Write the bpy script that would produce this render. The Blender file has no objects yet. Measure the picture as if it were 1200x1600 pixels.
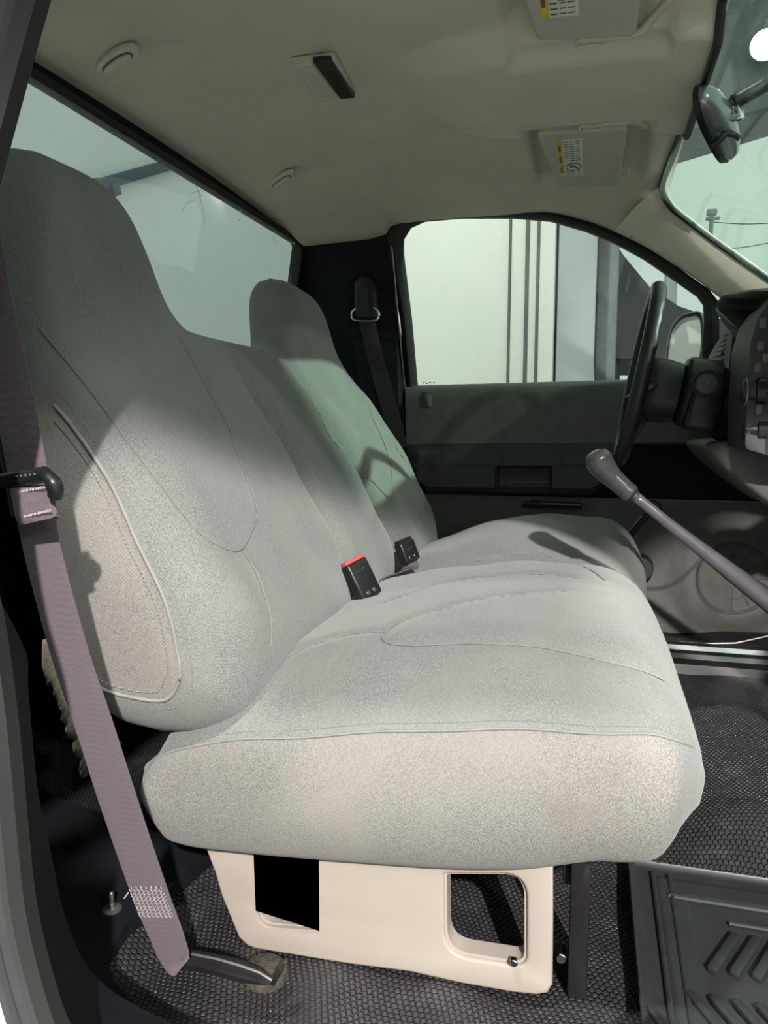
import bpy, bmesh, math, random
from mathutils import Vector, Matrix
random.seed(7)
SC = bpy.context.scene
COL = SC.collection
PI = math.pi

# ------------------------------------------------------------------ camera
F_PX = 1170.0; YAW = math.radians(15.3); PITCH = math.radians(6.6)
CAM = Vector((0, 0, 0.60))
FW = Vector((-math.sin(YAW)*math.cos(PITCH), math.cos(YAW)*math.cos(PITCH), -math.sin(PITCH)))
RT = Vector((math.cos(YAW), math.sin(YAW), 0))
UP = RT.cross(FW)
cd = bpy.data.cameras.new('camera'); cam = bpy.data.objects.new('camera', cd); COL.objects.link(cam)
cd.sensor_fit = 'VERTICAL'; cd.sensor_height = 36.0; cd.lens = 36.0*F_PX/1600.0
cd.clip_start = 0.02; cd.clip_end = 300
cam.matrix_world = Matrix(((RT.x, UP.x, -FW.x, CAM.x), (RT.y, UP.y, -FW.y, CAM.y), (RT.z, UP.z, -FW.z, CAM.z), (0, 0, 0, 1)))
SC.camera = cam
SC.view_settings.view_transform = 'Standard'; SC.view_settings.look = 'None'
SC.view_settings.gamma = 1.0; SC.view_settings.use_curve_mapping = False
SC.view_settings.exposure = 0.0

def un(px, py, X=None, Y=None, Z=None):
    """photo measurement -> place in the cab, on the plane the thing stands in"""
    d = FW + RT*((px-600)/F_PX) - UP*((py-800)/F_PX)
    t = (X-CAM.x)/d.x if X is not None else ((Y-CAM.y)/d.y if Y is not None else (Z-CAM.z)/d.z)
    return CAM + d*t

# ------------------------------------------------------------------ world and lamps
w = bpy.data.worlds.new('night_haze'); SC.world = w; w.use_nodes = True
wt = w.node_tree; wt.nodes.clear()
wo = wt.nodes.new('ShaderNodeOutputWorld'); bg = wt.nodes.new('ShaderNodeBackground')
tc = wt.nodes.new('ShaderNodeTexCoord'); sp = wt.nodes.new('ShaderNodeSeparateXYZ')
cr = wt.nodes.new('ShaderNodeValToRGB'); mr = wt.nodes.new('ShaderNodeMapRange')
wt.links.new(tc.outputs['Generated'], sp.inputs[0]); wt.links.new(sp.outputs['X'], mr.inputs['Value'])
mr.inputs['From Min'].default_value = -0.9; mr.inputs['From Max'].default_value = 0.6
cr.color_ramp.elements[0].color = (0.27, 0.33, 0.315, 1); cr.color_ramp.elements[0].position = 0.1
cr.color_ramp.elements[1].color = (0.74, 0.85, 0.77, 1); cr.color_ramp.elements[1].position = 0.85
wt.links.new(mr.outputs[0], cr.inputs[0]); wt.links.new(cr.outputs[0], bg.inputs['Color'])
bg.inputs['Strength'].default_value = 1.0
wt.links.new(bg.outputs[0], wo.inputs[0])

def spot(name, loc, target, power, color, size, radius):
    l = bpy.data.lights.new(name, 'SPOT'); l.energy = power; l.color = color
    l.spot_size = math.radians(size); l.spot_blend = 0.3; l.shadow_soft_size = radius
    o = bpy.data.objects.new(name, l); COL.objects.link(o); o.location = loc
    o.rotation_euler = (Vector(target)-Vector(loc)).to_track_quat('-Z', 'Y').to_euler()
    return o
# lot floodlights: one above the passenger side, one in front of the windscreen; the other spots are added fills
def beam(loc, aim, edge):
    a = (Vector(aim)-Vector(loc)); b = Vector(edge)-Vector(loc); return math.degrees(a.angle(b))*2
LS = (1.45, -3.0, 2.85); AS = tuple(Vector(LS)+5.0*Vector((-0.05, 0.455, -0.885)))
s1 = spot('lot_floodlight_side', LS, AS, 1750, (1.0, 0.95, 0.91), beam(LS, AS, (-0.54, 0.80, 0.64)), 0.05); s1.data.spot_blend = 0.05
LF = (6.0, 2.3, 4.25); AF = (-0.5, 2.25, 0.36)
s2 = spot('lot_floodlight_front', LF, AF, 2600, (0.84, 1.0, 0.86), beam(LF, AF, (-0.66, 1.50, 0.72)), 0.08); s2.data.spot_blend = 0.06
LM = (4.9, -4.0, 3.15); AM = (0.3, 1.4, -0.35)
s3 = spot('fill_spot_low', LM, AM, 330, (1.0, 0.98, 0.94), beam(LM, AM, (-0.70, 1.0, 0.76)), 0.08); s3.data.spot_blend = 0.06  # weak fill added for the middle tone on the backrest
LK = (-0.1, -4.5, 2.55); AK = (0.38, 2.25, -0.08)
s5 = spot('fill_spot_footwell', LK, AK, 1800, (1.0, 0.95, 0.92), beam(LK, AK, (0.38, 2.25, 0.30)), 0.05); s5.data.spot_blend = 0.08  # unseen narrow fill added to brighten the lower driver's door
LD = (1.6, -6.0, 1.62); AD = (0.75, 2.1, 0.98)
s4 = spot('fill_spot_pillar', LD, AD, 1300, (1.0, 0.97, 0.88), beam(LD, AD, (0.10, 2.1, 1.06)), 0.1)  # unseen fill added to brighten the A pillar and dash hood
spot('fill_spot_trailer', (-1.6, -1.0, 7.0), (-0.5, 3.8, 0.9), 2000, (1.0, 0.98, 0.93), 60, 0.2)  # unseen fill added to lift the side of the box trailer

# ------------------------------------------------------------------ materials
def newmat(name):
    m = bpy.data.materials.new(name); m.use_nodes = True
    nt = m.node_tree; b = nt.nodes['Principled BSDF']
    return m, nt, b
def coord(nt, scale=(1, 1, 1), kind='Object', rot=(0, 0, 0)):
    t = nt.nodes.new('ShaderNodeTexCoord'); mp = nt.nodes.new('ShaderNodeMapping')
    mp.inputs['Scale'].default_value = scale; mp.inputs['Rotation'].default_value = rot
    nt.links.new(t.outputs[kind], mp.inputs[0]); return mp.outputs[0]
def noise(nt, vec, scale, detail=3, rough=0.55):
    n = nt.nodes.new('ShaderNodeTexNoise'); n.inputs['Scale'].default_value = scale
    n.inputs['Detail'].default_value = detail; n.inputs['Roughness'].default_value = rough
    nt.links.new(vec, n.inputs['Vector']); return n.outputs['Fac']
def ramp(nt, fac, a, b, pa=0.3, pb=0.7):
    r = nt.nodes.new('ShaderNodeValToRGB'); e = r.color_ramp.elements
    e[0].position = pa; e[0].color = (*a, 1); e[1].position = pb; e[1].color = (*b, 1)
    nt.links.new(fac, r.inputs[0]); return r.outputs[0]
def mixc(nt, fac, a, b):
    m = nt.nodes.new('ShaderNodeMix'); m.data_type = 'RGBA'
    nt.links.new(fac, m.inputs['Factor'])
    for s, v in ((6, a), (7, b)):
        if isinstance(v, tuple): m.inputs[s].default_value = (*v, 1)
        else: nt.links.new(v, m.inputs[s])
    return m.outputs[2]
def bump(nt, b, h, strength, dist):
    n = nt.nodes.new('ShaderNodeBump'); n.inputs['Strength'].default_value = strength
    n.inputs['Distance'].default_value = dist
    nt.links.new(h, n.inputs['Height']); nt.links.new(n.outputs[0], b.inputs['Normal'])
def plain(name, c, rough=0.6, metal=0.0, spec=0.5, var=0.12, nscale=30, bmp=0.0, bscale=600, bdist=0.0004):
    m, nt, b = newmat(name)
    v = coord(nt)
    lo = tuple(x*(1-var) for x in c); hi = tuple(min(1, x*(1+var)) for x in c)
    nt.links.new(ramp(nt, noise(nt, v, nscale), lo, hi), b.inputs['Base Color'])
    b.inputs['Roughness'].default_value = rough; b.inputs['Metallic'].default_value = metal
    b.inputs['Specular IOR Level'].default_value = spec
    if bmp: bump(nt, b, noise(nt, v, bscale, 2), bmp, bdist)
    return m

def fabric(name, c, heather=0.34, stain=True, fscale=620):
    m, nt, b = newmat(name)
    v = coord(nt)
    fine = noise(nt, v, fscale, 2, 0.7)
    base = ramp(nt, fine, tuple(x*(1-heather) for x in c), tuple(x*(1+heather) for x in c), 0.35, 0.65)
    big = noise(nt, v, 7, 4, 0.6)
    worn = mixc(nt, ramp(nt, big, (0, 0, 0), (1, 1, 1), 0.42, 0.75), base, (c[0]*1.18, c[1]*1.17, c[2]*1.13))
    if stain:
        st = noise(nt, coord(nt, (1, 1, 1.6)), 4.3, 5, 0.65)
        f = ramp(nt, st, (0, 0, 0), (0.55, 0.55, 0.55), 0.62, 0.74)
        worn = mixc(nt, f, worn, (c[0]*0.86, c[1]*0.80, c[2]*0.70))
    nt.links.new(worn, b.inputs['Base Color'])
    b.inputs['Roughness'].default_value = 0.93; b.inputs['Specular IOR Level'].default_value = 0.15
    b.inputs['Sheen Weight'].default_value = 0.25; b.inputs['Sheen Roughness'].default_value = 0.5
    # fine twill
    wv = nt.nodes.new('ShaderNodeTexWave'); wv.inputs['Scale'].default_value = 160; wv.inputs['Distortion'].default_value = 1.0
    nt.links.new(coord(nt, (1, 1, 1), rot=(0.3, 0.5, 0.8)), wv.inputs['Vector'])
    ad = nt.nodes.new('ShaderNodeMath'); ad.operation = 'ADD'
    nt.links.new(fine, ad.inputs[0])
    ml = nt.nodes.new('ShaderNodeMath'); ml.operation = 'MULTIPLY'; ml.inputs[1].default_value = 0.3
    nt.links.new(wv.outputs['Fac'], ml.inputs[0]); nt.links.new(ml.outputs[0], ad.inputs[1])
    bump(nt, b, ad.outputs[0], 0.6, 0.0009)
    return m

def rubber(name, c, cell=0.008, rough=0.33, dist=0.0016):
    m, nt, b = newmat(name)
    v = coord(nt, rot=(0, 0, 0.12))
    wob = nt.nodes.new('ShaderNodeTexNoise'); wob.inputs['Scale'].default_value = 9
    nt.links.new(v, wob.inputs['Vector'])
    wm = nt.nodes.new('ShaderNodeVectorMath'); wm.operation = 'SCALE'; wm.inputs['Scale'].default_value = 0.012
    nt.links.new(wob.outputs['Color'], wm.inputs[0])
    va = nt.nodes.new('ShaderNodeVectorMath'); va.operation = 'ADD'
    nt.links.new(v, va.inputs[0]); nt.links.new(wm.outputs[0], va.inputs[1])
    # hexagonal lattice: nearest point of two interleaved rectangular lattices
    def lat(off):
        s = nt.nodes.new('ShaderNodeVectorMath'); s.operation = 'MULTIPLY_ADD'
        s.inputs[1].default_value = (1/cell, 1/(cell*1.732), 0); s.inputs[2].default_value = (off, off, 0)
        nt.links.new(va.outputs[0], s.inputs[0])
        f = nt.nodes.new('ShaderNodeVectorMath'); f.operation = 'FRACTION'; nt.links.new(s.outputs[0], f.inputs[0])
        d = nt.nodes.new('ShaderNodeVectorMath'); d.operation = 'SUBTRACT'; d.inputs[1].default_value = (0.5, 0.5, 0)
        nt.links.new(f.outputs[0], d.inputs[0])
        k = nt.nodes.new('ShaderNodeVectorMath'); k.operation = 'MULTIPLY'; k.inputs[1].default_value = (1, 1.732, 0)
        nt.links.new(d.outputs[0], k.inputs[0])
        l = nt.nodes.new('ShaderNodeVectorMath'); l.operation = 'LENGTH'; nt.links.new(k.outputs[0], l.inputs[0])
        return l.outputs['Value']
    mn = nt.nodes.new('ShaderNodeMath'); mn.operation = 'MINIMUM'
    nt.links.new(lat(0), mn.inputs[0]); nt.links.new(lat(0.5), mn.inputs[1])
    h = nt.nodes.new('ShaderNodeMapRange'); h.inputs['From Min'].default_value = 0.30; h.inputs['From Max'].default_value = 0.52
    h.inputs['To Min'].default_value = 1; h.inputs['To Max'].default_value = 0; h.interpolation_type = 'SMOOTHSTEP'
    nt.links.new(mn.outputs[0], h.inputs['Value'])
    dust = noise(nt, v, 14, 5, 0.7)
    col = mixc(nt, ramp(nt, dust, (0, 0, 0), (1, 1, 1), 0.52, 0.8), c, (c[0]*2.0+.01, c[1]*2.0+.01, c[2]*1.9+.01))
    nt.links.new(col, b.inputs['Base Color'])
    nt.links.new(ramp(nt, dust, (rough,)*3, (rough+.25,)*3), b.inputs['Roughness'])
    bump(nt, b, h.outputs[0], 1.0, dist)
    return m

def webbing(name, c):
    m, nt, b = newmat(name)
    uv = nt.nodes.new('ShaderNodeTexCoord')
    mp = nt.nodes.new('ShaderNodeMapping'); mp.inputs['Scale'].default_value = (1, 1, 1)
    nt.links.new(uv.outputs['UV'], mp.inputs[0])
    w1 = nt.nodes.new('ShaderNodeTexWave'); w1.wave_type = 'BANDS'; w1.bands_direction = 'DIAGONAL'
    w1.inputs['Scale'].default_value = 520; nt.links.new(mp.outputs[0], w1.inputs['Vector'])
    w2 = nt.nodes.new('ShaderNodeTexWave'); w2.wave_type = 'BANDS'; w2.bands_direction = 'X'
    w2.inputs['Scale'].default_value = 170; nt.links.new(mp.outputs[0], w2.inputs['Vector'])
    mu = nt.nodes.new('ShaderNodeMath'); mu.operation = 'MULTIPLY'
    nt.links.new(w1.outputs['Fac'], mu.inputs[0]); nt.links.new(w2.outputs['Fac'], mu.inputs[1])
    nt.links.new(ramp(nt, mu.outputs[0], tuple(x*0.75 for x in c), tuple(x*1.2 for x in c), 0.1, 0.8), b.inputs['Base Color'])
    b.inputs['Roughness'].default_value = 0.62; b.inputs['Specular IOR Level'].default_value = 0.35
    bump(nt, b, mu.outputs[0], 0.7, 0.0006)
    return m

def glass(name, tint=(0.93, 0.97, 0.95), dust=0.03, refl=0.05):
    m = bpy.data.materials.new(name); m.use_nodes = True; nt = m.node_tree; nt.nodes.clear()
    o = nt.nodes.new('ShaderNodeOutputMaterial'); t = nt.nodes.new('ShaderNodeBsdfTransparent')
    g = nt.nodes.new('ShaderNodeBsdfGlossy'); d = nt.nodes.new('ShaderNodeBsdfDiffuse')
    t.inputs[0].default_value = (*tint, 1); g.inputs['Roughness'].default_value = 0.02
    d.inputs[0].default_value = (0.7, 0.75, 0.75, 1)
    lw = nt.nodes.new('ShaderNodeLayerWeight'); lw.inputs['Blend'].default_value = 0.5
    pw = nt.nodes.new('ShaderNodeMath'); pw.operation = 'POWER'; pw.inputs[1].default_value = 4.5
    nt.links.new(lw.outputs['Facing'], pw.inputs[0])
    fr = nt.nodes.new('ShaderNodeMath'); fr.operation = 'MULTIPLY_ADD'; fr.inputs[1].default_value = 0.5; fr.inputs[2].default_value = 0.02
    nt.links.new(pw.outputs[0], fr.inputs[0])
    m1 = nt.nodes.new('ShaderNodeMixShader'); m2 = nt.nodes.new('ShaderNodeMixShader')
    nt.links.new(fr.outputs[0], m1.inputs[0]); nt.links.new(t.outputs[0], m1.inputs[1]); nt.links.new(g.outputs[0], m1.inputs[2])
    v = coord(nt)
    n = noise(nt, v, 260, 2, 0.8)
    big = noise(nt, v, 5, 3)
    f = ramp(nt, n, (dust*0.3,)*3, (dust*4,)*3, 0.55, 0.75)
    mm = nt.nodes.new('ShaderNodeMath'); mm.operation = 'MULTIPLY'
    nt.links.new(f, mm.inputs[0]); nt.links.new(big, mm.inputs[1])
    nt.links.new(mm.outputs[0], m2.inputs[0]); nt.links.new(m1.outputs[0], m2.inputs[1]); nt.links.new(d.outputs[0], m2.inputs[2])
    nt.links.new(m2.outputs[0], o.inputs[0])
    return m
def emit(name, c, s):
    m = bpy.data.materials.new(name); m.use_nodes = True; nt = m.node_tree; nt.nodes.clear()
    o = nt.nodes.new('ShaderNodeOutputMaterial'); e = nt.nodes.new('ShaderNodeEmission')
    e.inputs[0].default_value = (*c, 1); e.inputs[1].default_value = s; nt.links.new(e.outputs[0], o.inputs[0]); return m

M = {
 'fabric': fabric('grey_tweed', (0.20, 0.208, 0.20)),
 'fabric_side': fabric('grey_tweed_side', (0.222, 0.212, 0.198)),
 'seam': plain('seam_thread', (0.25, 0.25, 0.235), 0.9, spec=0.1),
 'piping': plain('seat_piping', (0.27, 0.262, 0.25), 0.9, spec=0.1),
 'felt': fabric('torn_felt', (0.20, 0.175, 0.135), 0.4, False, 350),
 'tan': plain('tan_riser_plastic', (0.46, 0.40, 0.35), 0.34, var=0.05, nscale=5),
 'head': plain('headliner_cloth', (0.60, 0.58, 0.49), 0.95, spec=0.1, var=0.05, nscale=9, bmp=0.4, bscale=900),
 'visor': plain('visor_vinyl', (0.50, 0.485, 0.42), 0.8, spec=0.2, var=0.03, bmp=0.3, bscale=700),
 'beige': plain('beige_plastic', (0.58, 0.56, 0.47), 0.55, var=0.04),
 'pillar': plain('pillar_plastic', (0.74, 0.72, 0.60), 0.6, spec=0.3, var=0.04, bmp=0.3, bscale=500),
 'dark': plain('dark_plastic', (0.022, 0.023, 0.024), 0.5, bmp=0.3, bscale=500),
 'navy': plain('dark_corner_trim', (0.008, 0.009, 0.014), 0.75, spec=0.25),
 'seal': plain('rubber_seal', (0.012, 0.012, 0.012), 0.55),
 'black': plain('black_plastic', (0.014, 0.014, 0.015), 0.36, bmp=0.25, bscale=400),
 'gloss': plain('black_gloss_metal', (0.02, 0.018, 0.02), 0.18),
 'doortrim': plain('door_grey', (0.105, 0.105, 0.098), 0.6, bmp=0.4, bscale=450),
 'doorarm': plain('door_charcoal', (0.040, 0.042, 0.041), 0.55, bmp=0.3, bscale=450),
 'lowdoor': plain('door_lower_grey', (0.125, 0.118, 0.108), 0.65, bmp=0.5, bscale=450),
 'dash': plain('dash_charcoal', (0.028, 0.028, 0.03), 0.55, bmp=0.4, bscale=420),
 'dashgrey': plain('dash_grey', (0.14, 0.132, 0.125), 0.6, bmp=0.4, bscale=420),
 'hood': plain('dash_hood_grey', (0.12, 0.12, 0.115), 0.7, bmp=0.4, bscale=420),
 'chrome': plain('chrome', (0.75, 0.75, 0.76), 0.16, metal=1.0, var=0.03),
 'steel': plain('dull_steel', (0.5, 0.48, 0.45), 0.35, metal=0.9),
 'lever': plain('mauve_grey_paint', (0.095, 0.085, 0.098), 0.22, metal=0.35, var=0.06),
 'knob': plain('grey_knob_plastic', (0.040, 0.040, 0.041), 0.2, var=0.2, nscale=60),
 'wheel': plain('black_wheel_vinyl', (0.014, 0.015, 0.015), 0.42, bmp=0.3, bscale=300),
 'web': webbing('mauve_webbing', (0.165, 0.135, 0.155)),
 'webdark': webbing('dark_webbing', (0.040, 0.036, 0.038)),
 'stitch': plain('pale_stitching', (0.42, 0.37, 0.38), 0.8, var=0.4, nscale=400),
 'red': plain('red_release_button', (0.62, 0.09, 0.09), 0.35),
 'hex': rubber('hex_rubber', (0.044, 0.041, 0.046), 0.0078, 0.18, 0.0030),
 'mat': plain('ribbed_mat_rubber', (0.034, 0.037, 0.040), 0.36, bmp=0.2, bscale=300),
 'sillc': plain('sill_dusty', (0.035, 0.034, 0.031), 0.6, var=0.4, nscale=80),
 'jamb': plain('jamb_grey', (0.045, 0.044, 0.046), 0.5),
 'white': plain('white_body_paint', (0.80, 0.78, 0.78), 0.25, var=0.02),
 'label': plain('label_white', (0.72, 0.72, 0.68), 0.5, var=0.03),
 'yellow': plain('label_yellow', (0.75, 0.52, 0.04), 0.5, var=0.03),
 'ink': plain('label_ink', (0.10, 0.10, 0.10), 0.6),
 'lens': plain('lamp_lens', (0.62, 0.60, 0.52), 0.2, var=0.1),
 'glass': glass('window_glass'),
 'glassdirty': glass('windscreen_glass', (0.90, 0.985, 0.94), 0.05),
 'mirror': plain('mirror_silver', (0.8, 0.82, 0.82), 0.04, metal=1.0, var=0.01),
 'mirrorback': plain('mirror_back_grey', (0.22, 0.24, 0.24), 0.22, metal=0.6),
 'trailer': plain('white_panel_paint', (0.74, 0.75, 0.69), 0.5, var=0.02, nscale=1.5),
 'trailergrey': plain('grey_panel_paint', (0.34, 0.38, 0.37), 0.5, var=0.05, nscale=2),
 'canopy': plain('dark_canopy_cloth', (0.035, 0.038, 0.044), 0.8),
 'asphalt': plain('concrete_ground', (0.36, 0.36, 0.34), 0.8, var=0.15, nscale=3),
 'carpaint': plain('dark_car_paint', (0.03, 0.035, 0.04), 0.2),
 'rail': plain('steel_blue_rail', (0.045, 0.07, 0.095), 0.6),
 'lampglow': emit('lamp_glow', (1, 0.98, 0.95), 30),
 'rust': plain('rusty_dust', (0.055, 0.045, 0.035), 0.9, var=0.5, nscale=120, bmp=1, bscale=300, bdist=0.002),
 'blue': plain('blue_dot', (0.03, 0.08, 0.35), 0.4),
}

# ------------------------------------------------------------------ object helpers
def tag(o, label=None, cat=None, group=None, kind=None):
    if label: o['label'] = label
    if cat: o['category'] = cat
    if group: o['group'] = group
    if kind: o['kind'] = kind
    return o
def thing(name, loc=(0, 0, 0), label=None, cat=None, group=None, kind=None):
    o = bpy.data.objects.new(name, None); COL.objects.link(o); o.location = loc
    o.empty_display_size = 0.05
    return tag(o, label, cat, group, kind)
def link(name, me, mat, parent=None, smooth=True, auto=40):
    if isinstance(mat, str): mat = M[mat]
    if mat: me.materials.append(mat)
    o = bpy.data.objects.new(name, me); COL.objects.link(o)
    if smooth:
        for p in me.polygons: p.use_smooth = True
        if auto: 
            me.set_sharp_from_angle(angle=math.radians(auto))
    if parent:
        o.parent = parent; o.matrix_parent_inverse = Matrix.Translation(parent.location).inverted()
    return o
def fin(name, bm, mat, parent=None, smooth=True, auto=40, normals=True):
    me = bpy.data.meshes.new(name)
    if normals: bmesh.ops.recalc_face_normals(bm, faces=bm.faces[:])
    bm.to_mesh(me); bm.free(); return link(name, me, mat, parent, smooth, auto)

def grid(bm, rows, close_u=False, close_v=False):
    """rows of points -> quads"""
    V = [[bm.verts.new(p) for p in r] for r in rows]
    nu = len(V); nv = len(V[0])
    for i in range(nu if close_u else nu-1):
        for j in range(nv if close_v else nv-1):
            a, b, c, d = V[i][j], V[(i+1) % nu][j], V[(i+1) % nu][(j+1) % nv], V[i][(j+1) % nv]
            try: bm.faces.new((a, b, c, d))
            except ValueError: pass
    return V
def shell(bm, t):
    bmesh.ops.recalc_face_normals(bm, faces=bm.faces[:]); bm.normal_update()
    bmesh.ops.solidify(bm, geom=bm.faces[:], thickness=t)
def box(bm, c, s, rot=None, bev=0.0, seg=2):
    r = bmesh.ops.create_cube(bm, size=1.0)
    vs = r['verts']
    bmesh.ops.scale(bm, vec=s, verts=vs)
    if bev:
        es = list({e for v in vs for e in v.link_edges})
        rr = bmesh.ops.bevel(bm, geom=es, offset=bev, segments=seg, affect='EDGES', profile=0.5)
        vs = list({v for f in rr['faces'] for v in f.verts} | {v for v in vs if v.is_valid})
    m = Matrix.Translation(c) @ (rot.to_4x4() if rot else Matrix())
    bmesh.ops.transform(bm, matrix=m, verts=vs)
    return vs
def frame_from(d, upv=Vector((0, 0, 1))):
    d = d.normalized()
    if abs(d.dot(upv)) > 0.98: upv = Vector((1, 0, 0))
    s = d.cross(upv).normalized(); u = s.cross(d)
    return s, u
def tube(bm, pts, rad, n=10, caps=True, closed=False, flat=1.0, upv=Vector((0, 0, 1))):
    pts = [Vector(p) for p in pts]; rows = []
    for i, p in enumerate(pts):
        if closed: d = pts[(i+1) % len(pts)]-pts[i-1]
        else: d = pts[min(i+1, len(pts)-1)]-pts[max(i-1, 0)]
        s, u = frame_from(d, upv); r = rad[i] if isinstance(rad, (list, tuple)) else rad
        rows.append([p+s*math.cos(2*PI*k/n)*r+u*math.sin(2*PI*k/n)*r*flat for k in range(n)])
    V = grid(bm, rows, close_u=closed, close_v=True)
    if caps and not closed:
        bm.faces.new(V[0]); bm.faces.new(V[-1][::-1])
    return V
def cyl(bm, c, axis, r, h, n=32, r2=None, bev=0.0):
    """solid turned about axis, centred on c"""
    a = Vector(axis).normalized(); c = Vector(c); r2 = r if r2 is None else r2
    prof = [(-h/2, r-bev), (-h/2+bev, r), (h/2-bev, r2), (h/2, r2-bev)] if bev else [(-h/2, r), (h/2, r2)]
    lathe(bm, c, a, prof, n)
def lathe(bm, c, a, prof, n=32, cap=True):
    a = Vector(a).normalized(); s, u = frame_from(a); c = Vector(c)
    rows = [[c+a*z+(s*math.cos(2*PI*k/n)+u*math.sin(2*PI*k/n))*max(r, 1e-5) for k in range(n)] for z, r in prof]
    V = grid(bm, rows, close_v=True)
    if cap: bm.faces.new(V[0]); bm.faces.new(V[-1][::-1])
def cr_spline(pts, n=8, closed=False):
    """catmull-rom through the points"""
    P = [Vector(p) for p in pts]; out = []; L = len(P)
    rng = range(L if closed else L-1)
    for i in rng:
        p0 = P[i-1] if (i > 0 or closed) else P[0]*2-P[1]
        p1 = P[i]; p2 = P[(i+1) % L]
        p3 = P[(i+2) % L] if (i+2 < L or closed) else P[-1]*2-P[-2]
        for k in range(n):
            t = k/n
            out.append(0.5*((2*p1)+(-p0+p2)*t+(2*p0-5*p1+4*p2-p3)*t*t+(-p0+3*p1-3*p2+p3)*t**3))
    if not closed: out.append(P[-1])
    return out
def rounded(poly, r, n=5):
    """2D polygon with rounded corners; r a number or one per corner"""
    out = []; L = len(poly)
    for i in range(L):
        p = Vector(poly[i]); a = Vector(poly[i-1]); b = Vector(poly[(i+1) % L])
        rr = r[i] if isinstance(r, (list, tuple)) else r
        if rr <= 0: out.append(p); continue
        da = (a-p); db = (b-p); q = min(rr, da.length*0.49, db.length*0.49)
        A = p+da.normalized()*q; B = p+db.normalized()*q
        for k in range(n+1):
            t = k/n; out.append(A*(1-t)**2+p*2*t*(1-t)+B*t*t)
    return out
def plate(name, loops, depth, mat, frame, parent=None, bevel=0.0, smooth=True):
    """outline (first loop) with holes (others), 2D, extruded; frame = (origin, U, V, N)"""
    cu = bpy.data.curves.new(name, 'CURVE'); cu.dimensions = '2D'; cu.fill_mode = 'BOTH'
    cu.extrude = max(depth/2-bevel, 0); cu.bevel_depth = bevel; cu.bevel_resolution = 2; cu.offset = -bevel
    for lp in loops:
        s = cu.splines.new('POLY'); s.points.add(len(lp)-1); s.use_cyclic_u = True
        for i, p in enumerate(lp): s.points[i].co = (p[0], p[1], 0, 1)
    to = bpy.data.objects.new('tmp', cu); COL.objects.link(to)
    bpy.context.view_layer.update()
    me = bpy.data.meshes.new_from_object(to.evaluated_get(bpy.context.evaluated_depsgraph_get()))
    bpy.data.objects.remove(to); bpy.data.curves.remove(cu)
    O, U, V, N = [Vector(q) for q in frame]
    mx = Matrix(((U.x, V.x, N.x, O.x), (U.y, V.y, N.y, O.y), (U.z, V.z, N.z, O.z), (0, 0, 0, 1)))
    me.transform(mx); me.name = name
    bm = bmesh.new(); bm.from_mesh(me); bmesh.ops.remove_doubles(bm, verts=bm.verts[:], dist=1e-5)
    bmesh.ops.recalc_face_normals(bm, faces=bm.faces[:]); bm.to_mesh(me); bm.free()
    me.materials.clear()
    return link(name, me, mat, parent, smooth, 35)
def ribbon(name, pts, width, thick, mat, parent=None, wdir=None, uvlen=True):
    """a strap: path, width direction per point or shared"""
    pts = [Vector(p) for p in pts]; bm = bmesh.new(); uvl = bm.loops.layers.uv.new('UVMap')
    rows = []; L = 0; S = []
    for i, p in enumerate(pts):
        d = (pts[min(i+1, len(pts)-1)]-pts[max(i-1, 0)]).normalized()
        wd = Vector(wdir[i] if isinstance(wdir, list) else wdir)
        wd = (wd-d*wd.dot(d)).normalized(); nn = d.cross(wd)
        wv = width[i] if isinstance(width, list) else width
        if i: L += (p-pts[i-1]).length
        S.append(L)
        cs = []
        for k in range(9):
            a = -0.5+k/8; cs.append((a*wv, thick/2*(0.4 if k in (0, 8) else 1)))
        ring = [(a, t) for a, t in cs]+[(a, -t) for a, t in cs[::-1]]
        rows.append([(p+wd*a+nn*t, a, S[-1]) for a, t in ring])
    V = [[bm.verts.new(q[0]) for q in r] for r in rows]
    n = len(V[0])
    for i in range(len(V)-1):
        for j in range(n):
            k = (j+1) % n
            f = bm.faces.new((V[i][j], V[i+1][j], V[i+1][k], V[i][k]))
            for lp, (ii, jj) in zip(f.loops, ((i, j), (i+1, j), (i+1, k), (i, k))):
                lp[uvl].uv = (rows[ii][jj][1], rows[ii][jj][2])
    bm.faces.new(V[0]); bm.faces.new(V[-1][::-1])
    return fin(name, bm, mat, parent, auto=60)
def lerp(x, xs, ys):
    if x <= xs[0]: return ys[0]
    for i in range(len(xs)-1):
        if x <= xs[i+1]:
            t = (x-xs[i])/(xs[i+1]-xs[i]); return ys[i]*(1-t)+ys[i+1]*t
    return ys[-1]
def hermite(x, xs, ys):
    """smooth interpolation"""
    if x <= xs[0]: return ys[0]
    if x >= xs[-1]: return ys[-1]
    i = max(k for k in range(len(xs)-1) if xs[k] <= x)
    def m(k):
        if k == 0: return (ys[1]-ys[0])/(xs[1]-xs[0])
        if k == len(xs)-1: return (ys[-1]-ys[-2])/(xs[-1]-xs[-2])
        return (ys[k+1]-ys[k-1])/(xs[k+1]-xs[k-1])
    h = xs[i+1]-xs[i]; t = (x-xs[i])/h
    return ((2*t**3-3*t*t+1)*ys[i]+(t**3-2*t*t+t)*h*m(i)+(-2*t**3+3*t*t)*ys[i+1]+(t**3-t*t)*h*m(i+1))
def sstep(a, b, x):
    t = min(1, max(0, (x-a)/(b-a))); return t*t*(3-2*t)
def gs(x, c, s): return math.exp(-((x-c)/s)**2)

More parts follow.
